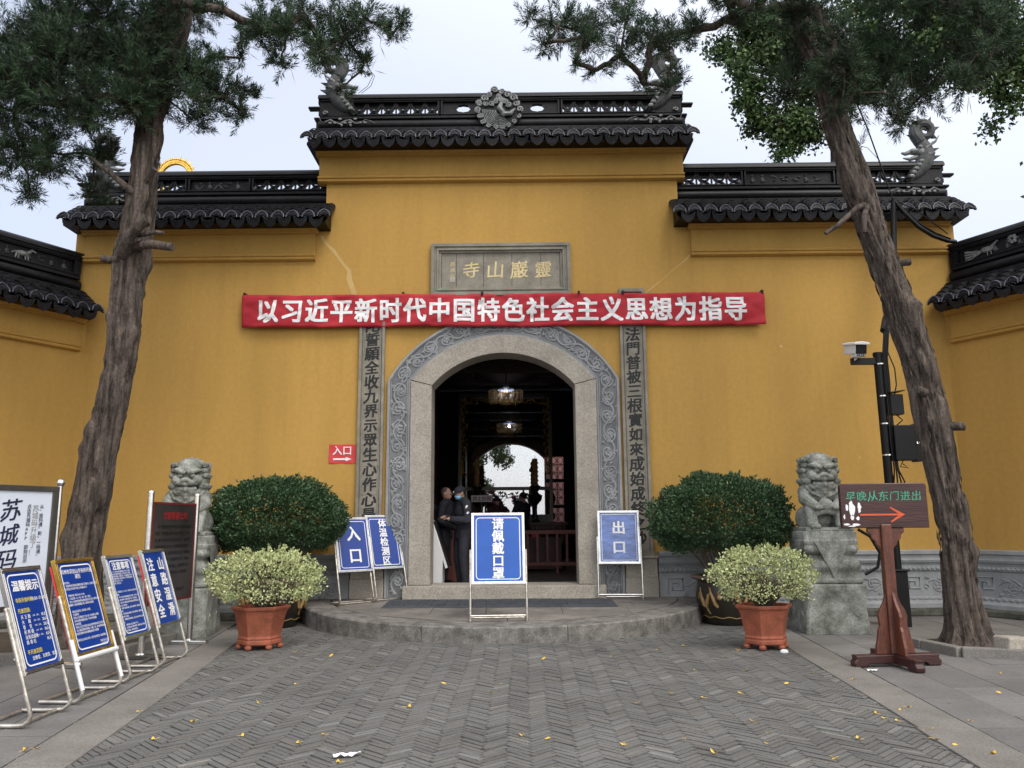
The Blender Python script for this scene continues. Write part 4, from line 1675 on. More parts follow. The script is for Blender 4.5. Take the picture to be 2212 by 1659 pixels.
for k in range(4):
    ox = .03+.022*k
    g.tube([(ox+.10, .02, 4.35), (ox+.05, -.02, 4.1), (ox+.01, -.03, 3.85), (ox, -.065, 3.5), (ox+rg.uniform(-.01, .02), -.068, 3.1), (ox, -.068, 2.6), (ox+rg.uniform(0, .03), -.07, 2.2), (ox+.03*k, -.07, 2.02), (ox, -.07, 1.9)], .012, 6)
g.tube([(.1, .02, 4.1), (.22, .0, 3.7), (.20, -.05, 3.45), (.16, -.05, 3.3)], .010, 6)
g.tube([(.16, -.05, 3.0), (.24, -.06, 2.92), (.14, -.07, 2.84), (.06, -.07, 2.7)], .010, 6)
g.tube([(.2, -.05, 2.33), (.14, -.07, 2.24), (.26, -.06, 2.22), (.18, -.07, 2.28)], .008, 6)
g.tube([(-.55, -.1, 1.35), (-.38, -.08, 1.25), (-.26, -.08, 1.02), (-.30, -.06, .82), (-.48, -.05, .72)], .022, 7)
g.build("cables", BLACKMT, cp, smooth=60)

# bundled cables on the wall top behind the right trunk
cb = thing("cable_bundle", "black cable bundle looping from the eave to the right side wall", "cable", (0, 0, 0))
g = MB()
top = (6.54, -.62, 6.74)
g.tube([(5.72, -1.60, 4.28), (5.95, -1.2, 4.55), (6.33, -.70, 5.0), (6.45, -.62, 5.7), (6.51, -.61, 6.4), top], .040, 7)
g.tube([(5.75, -1.58, 4.25), (6.10, -1.1, 4.6), (6.42, -.66, 5.1), (6.52, -.58, 5.9), (6.56, -.60, 6.5), top], .028, 6)
g.tube([top, (6.70, -.62, 6.52), (6.92, -.62, 6.27), (7.15, -.60, 6.12), (7.45, -.5, 6.06), (7.68, -.3, 6.12)], .035, 7)
g.tube([top, (6.74, -.60, 6.55), (6.96, -.60, 6.32), (7.2, -.58, 6.17), (7.5, -.48, 6.10)], .022, 6)
g.tube([top, (6.85, -.7, 6.55), (7.4, -.6, 6.15)], .010, 5)
g.tube([top, (5.8, -1.5, 7.6), (4.75, -2.6, 8.7)], .012, 5)
g.build("cables", BLACKMT, cb, smooth=60)
# ------------------------------------------------------------ stone lions
def sq_loft(mb, prof, bev=.02):
    rings = []
    for hw, hd, z in prof:
        b = min(bev, hw*.3)
        rings.append([(-hw+b, -hd, z), (hw-b, -hd, z), (hw, -hd+b, z), (hw, hd-b, z), (hw-b, hd, z), (-hw+b, hd, z), (-hw, hd-b, z), (-hw, -hd+b, z)])
    mb.loft(rings)


def lion(loc, label, rz, side):
    r = thing("stone_lion", label, "statue", loc, rz, "guardian lions flanking the gate")
    p = MB()
    D = .46/.42
    sq_loft(p, [(.425, .425*D, 0), (.415, .415*D, .12), (.395, .395*D, .30), (.395, .395*D, .42), (.415, .415*D, .56), (.41, .41*D, .625), (.39, .39*D, .645)], .03)
    sq_loft(p, [(.37, .37*D, .646), (.385, .385*D, .665), (.385, .385*D, .70), (.355, .355*D, .72), (.345, .345*D, .80), (.36, .36*D, .83), (.372, .372*D, .88), (.355, .355*D, .94), (.315, .315*D, .975), (.305, .305*D, 1.02), (.34, .34*D, 1.05), (.362, .362*D, 1.10), (.35, .35*D, 1.155), (.355, .355*D, 1.165), (.362, .362*D, 1.215), (.35, .35*D, 1.225), (.352, .352*D, 1.325), (.34, .34*D, 1.34)], .03)
    for face in range(4):
        M_ = Matrix.Rotation(face*PI/2, 4, 'Z')
        yy = -.38*D if face % 2 == 0 else -.38
        q = MB()
        q.prism([(-.235, 1.21), (.235, 1.21), (.01, .74), (-.01, .74)], yy+.005, yy+.03)
        for k in range(5):
            xx = -.28+.14*k
            if abs(xx) > .1:
                q.ball((xx, yy+.05, .885), (.062, .045, .075), 6)
                q.ball((xx, yy+.055, 1.10), (.062, .045, .055), 6)
        pts = [(-.3, yy-.022, .20), (-.2, yy-.02, .28), (-.12, yy-.015, .19), (0, yy-.015, .165), (.12, yy-.015, .19), (.2, yy-.02, .28), (.3, yy-.022, .2)]
        q.tube(pts, .012, 6)
        q.tf(M_)
        p.add(q.v, q.f)
    p.build("pedestal", LIONST, r, smooth=45, bevel=.006)
    b = MB()
    S = lambda c, rr, n=8: b.ball(c, rr, n)
    # seat and body
    b.box(-.30, .30, -.36, .36, 0, .05)
    S((0, .06, .34), (.20, .22, .30))
    S((0, -.04, .50), (.215, .19, .19))
    S((0, .10, .18), (.24, .26, .18))
    for s in (-1, 1):
        S((s*.20, .04, .17), (.11, .23, .165))         # haunch
        b.chain([(s*.20, -.06, .52), (s*.235, -.15, .42), (s*.13, -.27, .33)], [.10, .085, .06])     # forelegs on the ball
        S((s*.115, -.29, .315), (.062, .06, .045))
        for k in (-1, 0, 1):
            S((s*.115+k*.033, -.335, .305), (.02, .028, .026), 5)
        b.chain([(s*.185, -.17, .30), (s*.185, -.23, .16), (s*.18, -.25, .07)], [.085, .075, .075])   # lower legs
        S((s*.18, -.30, .075), (.082, .085, .045))
        for k in (-1, 0, 1):
            S((s*.18+k*.045, -.36, .065), (.026, .035, .032), 5)
    S((0, -.245, .335), (.098, .09, .095))          # ball
    b.tube([(-.12, -.24, .24), (0, -.27, .265), (.12, -.24, .24)], .045, 8)
    # collar, head
    b.tube([(-.19, -.05, .66), (-.14, -.18, .58), (0, -.225, .545), (.14, -.18, .58), (.19, -.05, .66)], .035, 8)
    S((0, -.225, .51), (.03, .03, .035), 6)
    S((0, -.02, .80), (.215, .20, .235))
    S((0, -.10, .925), (.165, .145, .105))
    S((0, -.205, .885), (.125, .055, .055))
    for s in (-1, 1):
        b.tube([(s*.015, -.245, .835), (s*.07, -.255, .85), (s*.13, -.225, .875), (s*.165, -.16, .87)], [.026, .034, .034, .022], 7)
        S((s*.078, -.225, .80), (.038, .03, .032), 6)
        S((s*.125, -.175, .745), (.07, .075, .075))
        S((s*.062, -.262, .705), (.062, .045, .040))
        S((s*.175, -.12, .665), (.055, .07, .06))
        S((s*.215, -.02, .93), (.05, .04, .065))          # ear
        for z in (.94, .87, .80, .73, .66, .59):
            for yq in (-.085, .0, .085):
                S((s*(.205+.018*math.sin(z*40)), yq-.01, z-.01*yq), (.042, .046, .042), 5)
                cx_ = s*(.243+.018*math.sin(z*40))
                b.tube([(cx_-s*.004*q, yq-.01+.034*(1-q/16)*math.cos(q*.8), z+.034*(1-q/16)*math.sin(q*.8)) for q in range(14)], .009, 5)
                if yq < -.05:
                    b.tube([(s*(.20+.018*math.sin(z*40))+.030*(1-q/16)*math.cos(q*.8), yq-.058, z+.030*(1-q/16)*math.sin(q*.8)) for q in range(14)], .009, 5)
    S((0, -.272, .742), (.062, .045, .034))
    S((-.035, -.30, .73), .022, 5)
    S((.035, -.30, .73), .022, 5)
    b.tube([(-.13, -.215, .688), (0, -.285, .68), (.13, -.215, .688)], [.02, .026, .02], 7)
    b.tube([(-.125, -.195, .625), (0, -.265, .612), (.125, -.195, .625)], [.03, .036, .03], 8)
    S((0, -.19, .585), (.13, .075, .05))
    S((0, -.225, .635), (.05, .05, .018), 6)       # tongue
    for k in range(9):
        a = PI*k/8
        S((.185*math.cos(a), -.0, .88+.145*math.sin(a)), (.045, .075, .04), 5)
        S((.15*math.cos(a), .12, .85+.15*math.sin(a)), (.05, .06, .05), 5)
    b.tube([(0, .28, .15), (0, .34, .35), (0, .30, .6), (0, .22, .7)], [.05, .07, .08, .03], 8)
    # folds on the chest and shoulders
    for s in (-1, 1):
        b.tube([(s*.22, -.14, .60), (s*.15, -.21, .50), (s*.05, -.235, .45)], .016, 6)
        b.tube([(s*.25, -.06, .50), (s*.28, -.14, .42)], .02, 6)
    b.tf(Matrix.Translation((0, -.02, 1.335)) @ Matrix.Diagonal((1.06*side, 1.0, 1.04, 1)))
    b.build("lion_figure", LIONST, r, smooth=180, remesh=.0085)
    k = MB()
    k.ball((0, -.215, .655), (.09, .04, .022), 6)
    k.ball((0, -.205, .12), (.075, .07, .10), 6)
    k.tf(Matrix.Translation((0, -.02, 1.335)) @ Matrix.Diagonal((1.06, 1.0, 1.04, 1)))
    return r


lion((4.47, -1.93, 0), "weathered stone guardian lion on pedestal beside the wooden arrow sign", math.radians(-3), 1)
lion((-4.42, -1.92, 0), "stone guardian lion on pedestal half hidden behind the dark notice board", math.radians(8), -1)


# ------------------------------------------------------------ pots and shrubs
def leaves(pts, dirs, ln, wd, rng, curl=.25):
    """one small two-face leaf per point; returns verts, faces"""
    n = len(pts)
    d = dirs/np.linalg.norm(dirs, axis=1, keepdims=True)
    up = rng.normal(size=(n, 3))
    s = np.cross(d, up)
    s /= np.linalg.norm(s, axis=1, keepdims=True)+1e-9
    nrm = np.cross(s, d)
    l = ln*rng.uniform(.7, 1.25, (n, 1))
    w_ = wd*rng.uniform(.75, 1.2, (n, 1))
    base = pts
    tip = pts+d*l
    a = pts+d*l*.5+s*w_*.5+nrm*w_*curl
    b = pts+d*l*.5-s*w_*.5+nrm*w_*curl
    V = np.stack([base, a, tip, b], 1).reshape(-1, 3)
    i = np.arange(n)*4
    F = np.concatenate([np.stack([i, i+1, i+2], 1), np.stack([i, i+2, i+3], 1)], 0)
    return V, F


def mesh_np(name, V, F, mt, parent, tone=None):
    me = bpy.data.meshes.new(name)
    k = F.shape[1]
    me.vertices.add(len(V))
    me.vertices.foreach_set("co", np.asarray(V, dtype=np.float32).ravel())
    me.loops.add(F.size)
    me.loops.foreach_set("vertex_index", F.astype(np.int32).ravel())
    me.polygons.add(len(F))
    me.polygons.foreach_set("loop_start", np.arange(0, F.size, k, dtype=np.int32))
    me.update()
    me.validate()
    if tone is not None and len(tone) == len(me.polygons):
        at = me.attributes.new("tone", 'FLOAT_COLOR', 'FACE')
        c = np.ones((len(tone), 4), dtype=np.float32)
        c[:, :3] = tone
        at.data.foreach_set("color", c.ravel())
    me.materials.append(mt)
    o = bpy.data.objects.new(name, me)
    COL.objects.link(o)
    if parent is not None:
        o.parent = parent
    return o


def dome_shrub(name, label, loc, rx, rz_, zc, zbot, base_r, stem_z, n, mt, ln, wd, seed, shell=.72, tones=((.6, .6, .6), (1.5, 1.5, 1.4)), nst=34, twr=.008, group=None, cat="shrub", lump=.06, under=0.):
    """clipped dome on fanning stems; local z: stems start at stem_z, dome centre zc"""
    r = thing(name, label, cat, loc, 0, group)
    rng = np.random.default_rng(seed)
    u = rng.normal(size=(n*3, 3))
    u /= np.linalg.norm(u, axis=1, keepdims=True)
    u = u[u[:, 2] > -.62][:n]
    n = len(u)
    rad = shell+(1-shell)*rng.power(2.2, n)
    lumps = np.array([mnoise.noise(Vector(q*2.3+seed)) + .5*mnoise.noise(Vector(q*6.1-seed)) for q in u.tolist()]) if False else np.array([mnoise.noise(Vector((q[0]*2.3+seed, q[1]*2.3, q[2]*2.3)))+.6*mnoise.noise(Vector((q[0]*6.5, q[1]*6.5+seed, q[2]*6.5))) for q in u])
    rad *= 1+lump*lumps*1.6
    low = np.where(u[:, 2] < 0, 1-.25*(-u[:, 2]), 1)
    P = np.stack([u[:, 0]*rad*rx*low, u[:, 1]*rad*rx*.92*low, zc+np.where(u[:, 2] > 0, u[:, 2]*rz_, u[:, 2]*(zc-zbot)/.62)*rad], 1)
    D = u*.8+rng.normal(size=(n, 3))*.55+np.array([0, 0, .35])
    ns = 70                    # stray shoots breaking the clipped outline
    su = rng.normal(size=(ns, 3))
    su[:, 2] = np.abs(su[:, 2])+.15
    su /= np.linalg.norm(su, axis=1, keepdims=True)
    q = np.linspace(.97, 1.0, 12)[None, :, None]+np.linspace(0, 1, 12)[None, :, None]*rng.uniform(.03, .13, (ns, 1, 1))
    SP = su[:, None, :]*q*np.array([rx, rx*.92, rz_])+np.array([0, 0, zc])
    P = np.concatenate([P, SP.reshape(-1, 3)])
    D = np.concatenate([D, np.repeat(su, 12, 0)+rng.normal(size=(ns*12, 3))*.6])
    n = len(P)
    V, F = leaves(P, D, ln, wd, rng)
    t = rng.random((n, 1))
    tone = np.array(tones[0])*(1-t)+np.array(tones[1])*t
    dead = rng.random(n) < .004
    tone[dead] = np.array([5.0, 2.2, 1.2]) if mt is BOXLEAF else np.array([.7, .45, .3])
    mesh_np("foliage", V, F, mt, r, np.concatenate([tone, tone], 0))
    s = MB()
    rg = random.Random(seed)
    for k in range(nst):
        a = rg.uniform(0, 2*PI)
        q = math.sqrt(rg.random())
        x1, y1 = rx*.78*q*math.cos(a), rx*.70*q*math.sin(a)
        z1 = zc+rg.uniform(-.10, .08)*rz_
        p0 = Vector((base_r*q*math.cos(a)*.5, base_r*q*math.sin(a)*.5, stem_z))
        p3 = Vector((x1, y1, z1))
        p1 = p0.lerp(p3, .35)+Vector((rg.uniform(-.04, .04), rg.uniform(-.04, .04), .04))
        p2 = p0.lerp(p3, .7)+Vector((rg.uniform(-.04, .04), rg.uniform(-.04, .04), .0))
        s.tube([p0, p1, p2, p3], [twr*1.6, twr*1.2, twr, twr*.5], 5, caps=False)
        for j in range(4):
            b0 = p1.lerp(p3, rg.uniform(.1, .9))
            d = (p3-p0).normalized()+Vector((rg.uniform(-.8, .8), rg.uniform(-.8, .8), rg.uniform(-.1, .6)))
            s.tube([b0, b0+d*rg.uniform(.08, .18)*rx], [twr*.7, twr*.3], 4, caps=False)
    s.build("stems", TWIG, r, smooth=60)
    return r


def dragon_pot(loc, label, rz):
    r = thing("glazed_pot", label, "plant pot", loc, rz, "dark glazed pots by the platform")
    g = MB()
    g.lathe([(.001, 0), (.33, 0), (.35, .02), (.36, .06), (.42, .18), (.465, .32), (.475, .42), (.45, .54), (.44, .60), (.455, .615), (.45, .63), (.52, .645), (.535, .665), (.525, .685), (.45, .69), (.42, .68), (.42, .60), (.001, .58)], 40)
    g.build("pot_body", GLAZE, r, smooth=50)
    g = MB()
    g.lathe([(.452, .628), (.523, .644), (.538, .665), (.527, .688), (.45, .692)], 40)
    g.build("rim", mat("brown_rim", (.14, .10, .075), .5) if "brown_rim" not in bpy.data.materials else bpy.data.materials["brown_rim"], r, smooth=50)
    g = MB()

    def P(a, z, o=.004):
        for (r0, z0), (r1, z1) in zip([(.36, .06), (.42, .18), (.465, .32), (.475, .42), (.45, .54)], [(.42, .18), (.465, .32), (.475, .42), (.45, .54), (.44, .60)]):
            if z <= z1:
                q = r0+(r1-r0)*(z-z0)/(z1-z0)+o
                return (q*math.cos(a), q*math.sin(a), z)
        return (.45*math.cos(a), .45*math.sin(a), z)
    for base in (-2.55, -1.35, .2, 1.4):          # coiling dragons in relief
        pts = [P(base+.07*k, .36+.10*math.sin(k*1.0)) for k in range(12)]
        g.tube(pts, [.008, .014, .022, .028, .030, .030, .028, .026, .024, .026, .030, .02], 6)
        for k in (2, 5, 8):
            p = P(base+.07*k, .36+.10*math.sin(k*1.0))
            for dz, da in ((-.09, .06), (.07, -.05)):
                e = P(base+.07*k+da, .36+.10*math.sin(k)+dz)
                e2 = P(base+.07*k+da*1.9, .36+.10*math.sin(k)+dz*1.15)
                g.tube([p, e, e2], [.016, .012, .004], 5)
        h = P(base+.07*12, .40)
        g.ball(h, .038, 5)
        for da in (-.06, .0, .06):
            g.tube([h, P(base+.84+da, .47)], [.012, .004], 4)
    for zz in (.115,):
        g.tube([P(2*PI*k/48, zz+.012*math.sin(k*1.57)) for k in range(49)], .008, 5)
    g.build("dragon_relief", OCHRE, r)
    g = MB()
    g.lathe([(.415, .605), (.2, .63), (.001, .64)], 30)
    g.build("soil", SOIL, r)


dragon_pot((3.33, -1.12, .003), "dark glazed pot with ochre dragons right of the stone platform", -.38)
dragon_pot((-3.42, -1.10, .003), "dark glazed pot behind the left terracotta planter", 1.9)
dome_shrub("boxwood", "round clipped dark green bush in dragon pot beside the right lion", (3.27, -1.12, 0), 1.05, .76, 1.42, 1.04, .36, .62, 36000, BOXLEAF, .046, .026, 21, lump=.11, group="clipped dark green bushes", twr=.009, nst=44)
dome_shrub("boxwood", "round clipped dark green bush beside the left couplet panel", (-3.42, -1.10, 0), 1.03, .74, 1.45, 1.10, .36, .62, 36000, BOXLEAF, .046, .026, 22, lump=.11, group="clipped dark green bushes", twr=.009, nst=44)


def terracotta(loc, label, rz):
    r = thing("terracotta_planter", label, "plant pot", loc, rz, "hexagonal terracotta planters")

    def hexr(q, z):
        return [(q*math.cos(k*PI/3), q*.86*math.sin(k*PI/3), z) for k in range(6)]
    g = MB()
    g.loft([hexr(.245, .055), hexr(.265, .065), hexr(.265, .10), hexr(.252, .115), hexr(.262, .13), hexr(.258, .145), hexr(.248, .155), hexr(.30, .40), hexr(.325, .455), hexr(.345, .465), hexr(.355, .485), hexr(.352, .505), hexr(.315, .505), hexr(.31, .46)], cap=True)
    for k in range(6):
        a = k*PI/3
        g.ball((.235*math.cos(a), .20*math.sin(a), .032), (.042, .042, .034), 6)
    g.build("pot_body", TERRA, r, smooth=28, bevel=.006)
    g = MB()
    g.lathe([(.30, .463), (.15, .48), (.001, .485)], 6)
    g.build("soil", SOIL, r, smooth=0)


terracotta((-2.93, -3.24, .003), "hexagonal terracotta planter with pale shrub left of the platform", .25)
terracotta((3.15, -3.48, .003), "hexagonal terracotta planter with pale shrub right of the platform", .12)
VT = ((.55, .62, .48), (1.15, 1.12, 1.05))
dome_shrub("variegated_shrub", "pale cream green leafy shrub in the left terracotta planter", (-2.88, -3.24, 0), .70, .42, .77, .56, .16, .47, 4600, VARIEG, .036, .024, 31, shell=.55, tones=VT, nst=70, twr=.005, group="pale variegated shrubs", lump=.10)
dome_shrub("variegated_shrub", "pale cream green leafy shrub in the right terracotta planter", (3.15, -3.48, 0), .62, .40, .78, .56, .16, .47, 3900, VARIEG, .036, .024, 32, shell=.52, tones=VT, nst=80, twr=.005, group="pale variegated shrubs", lump=.12)


# ------------------------------------------------------------ trees
def trunk(mb, path, seed, seg=64, yy=0.):
    """path: (x, z, width) at depth yy; ridged, twisting, knotted trunk"""
    pts = [Vector((x, yy, z)) for x, z, w_ in path]
    rad = [w_*.43 for x, z, w_ in path]
    # resample smoothly
    P, Q = [], []
    for i in range(len(pts)-1):
        a, b, c, d = pts[max(i-1, 0)], pts[i], pts[i+1], pts[min(i+2, len(pts)-1)]
        n = max(2, int((c-b).length/.05))
        for k in range(n):
            t = k/n
            P.append(.5*((2*b)+(c-a)*t+(2*a-5*b+4*c-d)*t*t+(-a+3*b-3*c+d)*t**3))
            Q.append(rad[i]+(rad[i+1]-rad[i])*t)
    P.append(pts[-1])
    Q.append(rad[-1])
    rg = random.Random(seed)
    knots = [(rg.uniform(.5, P[-1].z-1), rg.uniform(0, 2*PI), rg.uniform(.05, .11), rg.choice((1, -1, -1.6))) for _ in range(60)]
    vs = []
    for p, r in zip(P, Q):
        tw = p.z*.35
        for k in range(seg):
            a = 2*PI*k/seg
            aa = a+tw
            wz = .8*mnoise.noise(Vector((seed, p.z*.9, a*.3)))
            h = 1+.07*math.sin(3*aa+seed)+.13*abs(math.sin(4.5*aa+p.z*.5+wz*2))+.09*abs(math.sin(8.5*aa-p.z*.8+wz*4))-.11
            h += .12*mnoise.noise(Vector((math.cos(aa)*2.2+seed, math.sin(aa)*2.2, p.z*.55)))
            h += .10*mnoise.noise(Vector((math.cos(aa)*7+seed, math.sin(aa)*7, p.z*1.6)))
            h += .05*mnoise.noise(Vector((math.cos(aa)*16, math.sin(aa)*16+seed, p.z*5)))
            for kz, ka, ks, kg in knots:
                if abs(p.z-kz) < .3:
                    da = (a-ka+PI) % (2*PI)-PI
                    d2 = ((p.z-kz)/ks)**2*.6+(da*r/ks)**2
                    if d2 < 6:
                        h += kg*.25*math.exp(-d2)*(1 if kg < 0 else 1.0)
            fl = 1+.35*math.exp(-max(p.z, 0)*5.5)*(1+.5*math.sin(5*a+seed))
            vs.append((p.x+math.cos(a)*r*h*fl, p.y+math.sin(a)*r*h*fl, p.z))
    fs = []
    m = len(P)
    for i in range(m-1):
        for k in range(seg):
            k2 = (k+1) % seg
            fs.append((i*seg+k, i*seg+k2, (i+1)*seg+k2, (i+1)*seg+k))
    fs.append(tuple(range((m-1)*seg, m*seg)))
    mb.add(vs, fs)
    return P, Q


def limbs(mb, nodes0, targets, rg, r_end=.010, k_sag=.15):
    """grow limbs from trunk nodes to clump centres, nearest first"""
    nodes = [(Vector(p), None) for p in nodes0]
    todo = [Vector(t) for t in targets]
    links = []
    while todo:
        best = None
        for t in todo:
            for i, (p, _) in enumerate(nodes):
                d = (t-p).length*(1.0 if i >= len(nodes0) else 1.15)
                if best is None or d < best[0]:
                    best = (d, t, i)
        d, t, i = best
        todo.remove(t)
        links.append((i, len(nodes)))
        nodes.append((t, i))
    load = [0]*len(nodes)
    for i in range(len(nodes)-1, len(nodes0)-1, -1):
        load[i] += 1
        load[nodes[i][1]] += load[i]
    for i, j in links:
        a, b = nodes[i][0], nodes[j][0]
        ra, rb = min(.075, r_end+.006*load[j]**.75), min(.07, r_end+.006*(max(load[j]-1, .2))**.75)
        L = (b-a).length
        pts = [a]
        for t in (.25, .5, .75):
            pts.append(a.lerp(b, t)+Vector((rg.uniform(-1, 1), rg.uniform(-1, 1), rg.uniform(-.6, 1)))*L*.06)
        pts.append(b)
        mb.tube(pts, [ra, ra*.9+rb*.1, (ra+rb)/2, ra*.2+rb*.8, rb], 7, caps=False)
    return nodes


def needle_crown(blobs, seed, dens=1.0, ln=.088, up=.5):
    rng = np.random.default_rng(seed)
    PV, DV, LV = [], [], []
    tw = MB()
    for (x, y, z, r) in blobs:
        npl = max(7, int(76*dens*(r/.35)**1.9))
        q = rng.normal(size=(npl, 3))
        q /= np.linalg.norm(q, axis=1, keepdims=True)
        q *= r*rng.power(1.7, (npl, 1))*.95
        d = q/(np.linalg.norm(q, axis=1, keepdims=True)+1e-6)*.8+rng.normal(size=(npl, 3))*.5+np.array([0, 0, up])
        d /= np.linalg.norm(d, axis=1, keepdims=True)
        L = rng.uniform(.16, .34, (npl, 1))*min(1, .35+r*2.2)
        st = np.array([x, y, z])+q-d*L*.3
        nb = 54
        t = np.repeat(np.linspace(.0, 1, nb)[None, :], npl, 0)
        P = st[:, None, :]+d[:, None, :]*(L*t)[:, :, None]
        rd = rng.normal(size=(npl, nb, 3))
        rd -= (rd*d[:, None, :]).sum(2, keepdims=True)*d[:, None, :]
        rd /= np.linalg.norm(rd, axis=2, keepdims=True)+1e-6
        D = d[:, None, :]*rng.uniform(.5, 1.1, (npl, nb, 1))+rd*(1.05-.45*t)[:, :, None]
        PV.append(P.reshape(-1, 3))
        DV.append(D.reshape(-1, 3))
        tone = np.repeat(rng.uniform(.45, 1.5, (npl, 1)), nb, 1).reshape(-1)
        LV.append(np.stack([tone, tone, tone*.95], 1))
        # fine bare twigs carrying the sprays
        PV.append(np.repeat(st-d*.05, 2, 0)+rng.normal(size=(npl*2, 3))*.05)
        DV.append(np.repeat(d, 2, 0)+rng.normal(size=(npl*2, 3))*.5)
        LV.append(np.tile([[1.6, .75, .9]], (npl*2, 1)))
    P, D, T = np.concatenate(PV), np.concatenate(DV), np.concatenate(LV)
    V, F = leaves(P, D, ln, .0098, rng, .1)
    tw_ = np.flatnonzero(T[:, 0] == 1.6)       # stretch the twigs
    W = V.reshape(-1, 4, 3)
    W[tw_] = W[tw_][:, :1]+(W[tw_]-W[tw_][:, :1])*np.array([2.6])
    c_ = (W[tw_][:, :1]+W[tw_][:, 2:3])/2
    W[tw_, 1::2] = c_+(W[tw_][:, 1::2]-c_)*.30
    return W.reshape(-1, 3), F, np.concatenate([T, T], 0)


def leaf_crown(blobs, seed, dens=1.0, ln=.12, wd=.075):
    rng = np.random.default_rng(seed)
    PV, DV = [], []
    for (x, y, z, r) in blobs:
        n = int(620*dens*(r/.5)**2)
        ncl = max(5, n//14)
        c = rng.normal(size=(ncl, 3))
        c /= np.linalg.norm(c, axis=1, keepdims=True)
        c *= r*rng.power(2, (ncl, 1))
        k = rng.integers(0, ncl, n)
        P = np.array([x, y, z])+c[k]+rng.normal(size=(n, 3))*.10
        D = rng.normal(size=(n, 3))+np.array([0, 0, -.35])
        PV.append(P)
        DV.append(D)
    P, D = np.concatenate(PV), np.concatenate(DV)
    V, F = leaves(P, D, ln, wd, rng, .2)
    t = rng.uniform(.6, 1.5, (len(P), 1))
    tone = np.concatenate([t*rng.uniform(.9, 1.3, (len(P), 1)), t, t*.8], 1)
    return V, F, np.concatenate([tone, tone], 0)


LT_ = [(-5.28, -.05, .66), (-5.28, .04, .64), (-5.32, .83, .52), (-5.33, 1.18, .48), (-5.29, 1.68, .50), (-5.24, 1.98, .49), (-5.17, 2.57, .47), (-5.06, 3.18, .43), (-4.99, 3.80, .42), (-4.98, 4.44, .44), (-4.96, 5.04, .50),
       (-4.92, 5.56, .46), (-4.88, 6.10, .41), (-4.86, 6.78, .375), (-4.75, 7.61, .38), (-4.62, 8.25, .39), (-4.54, 8.76, .38), (-4.52, 9.5, .33), (-4.55, 10.6, .24), (-4.5, 11.6, .14)]
RT_ = [(5.47, -.05, .60), (5.46, .05, .56), (5.46, .20, .46), (5.44, .69, .41), (5.44, 1.30, .41), (5.38, 1.93, .40), (5.34, 2.25, .41), (5.29, 2.75, .44), (5.20, 3.41, .42), (5.04, 4.08, .43), (4.86, 4.78, .40), (4.72, 5.31, .40), (4.58, 5.94, .39),
       (4.46, 6.37, .36), (4.35, 6.89, .315), (4.23, 7.42, .294), (4.10, 7.82, .277), (4.02, 8.37, .26), (3.95, 9.13, .23), (3.94, 9.98, .19), (4.0, 10.8, .12)]
rg = random.Random(77)
J = lambda s: rg.uniform(-s, s)
LBx = [(-6.58, 8.5, .39), (-5.98, 8.35, .52), (-5.34, 8.42, .55), (-4.86, 8.41, .42), (-4.30, 8.47, .22), (-4.12, 7.56, .34), (-3.80, 7.35, .31), (-3.60, 7.16, .18), (-4.03, 7.10, .20), (-4.33, 7.84, .24), (-4.01, 7.95, .12), (-4.0, 8.16, .09), (-3.99, 8.33, .05), (-3.76, 8.20, .11), (-3.73, 8.40, .08), (-3.72, 8.57, .05),
       (-3.50, 7.42, .07), (-3.48, 7.55, .04), (-6.68, 7.52, .40), (-6.2, 7.86, .5), (-5.61, 7.72, .5), (-5.08, 7.64, .45), (-4.68, 7.43, .30), (-6.44, 6.97, .45), (-5.87, 7.03, .45), (-5.3, 7.09, .42), (-4.86, 7.06, .26), (-6.52, 6.5, .34), (-6.08, 6.49, .38), (-5.57, 6.55, .28), (-5.35, 6.78, .22),
       (-6.56, 6.12, .18), (-5.79, 6.14, .19), (-4.31, 7.11, .2), (-4.72, 7.91, .25), (-5.64, 8.14, .42), (-6.28, 7.38, .42), (-7.1, 8.1, .5), (-7.2, 7.2, .5), (-7.3, 6.6, .45)]
LTx = [(-3.12, 8.05, .28), (-2.74, 7.85, .25), (-2.85, 7.50, .15), (-2.38, 7.91, .27), (-2.01, 7.9, .27), (-2.24, 7.50, .19), (-2.12, 7.30, .11), (-1.71, 8.0, .24), (-1.41, 8.08, .19), (-1.82, 7.67, .14), (-1.28, 8.22, .11), (-3.25, 8.22, .18), (-3.32, 7.92, .12), (-2.57, 8.14, .2), (-2.14, 8.17, .2)]
RTx = [(.49, 8.41, .15), (.87, 8.34, .30), (.67, 7.88, .17), (1.31, 8.26, .31), (1.17, 7.82, .21), (1.35, 7.53, .12), (1.75, 8.12, .30), (1.67, 7.69, .2), (2.19, 8.18, .31), (2.3, 7.77, .23), (2.04, 7.52, .14), (2.51, 7.51, .16), (2.69, 8.18, .25), (3.08, 8.34, .22), (3.27, 8.22, .17), (2.35, 7.35, .10), (1.04, 7.46, .07)]
RJx = [(3.45, 8.1, .24), (3.81, 7.96, .36), (4.41, 7.95, .42), (4.88, 7.81, .42), (5.36, 7.8, .42), (4.02, 7.49, .31), (4.67, 7.35, .34), (4.17, 7.04, .26), (3.87, 7.1, .23), (5.13, 7.22, .26), (5.63, 7.47, .34), (6.08, 7.8, .33), (6.09, 7.27, .24), (5.81, 6.89, .22), (5.46, 6.89, .20), (4.97, 6.74, .17), (4.63, 6.9, .18), (5.25, 6.57, .13), (4.82, 6.36, .12), (4.34, 6.62, .13), (4.56, 7.16, .26), (6.6, 7.9, .4)]


def high(cx, cy, n, seed, spread=1.9, z0=9.1, z1=11.5):
    g_ = random.Random(seed)
    return [(cx+g_.gauss(0, spread*.6), cy+g_.gauss(0, spread*.6), g_.uniform(z0, z1), g_.uniform(.4, .6)) for _ in range(n)]


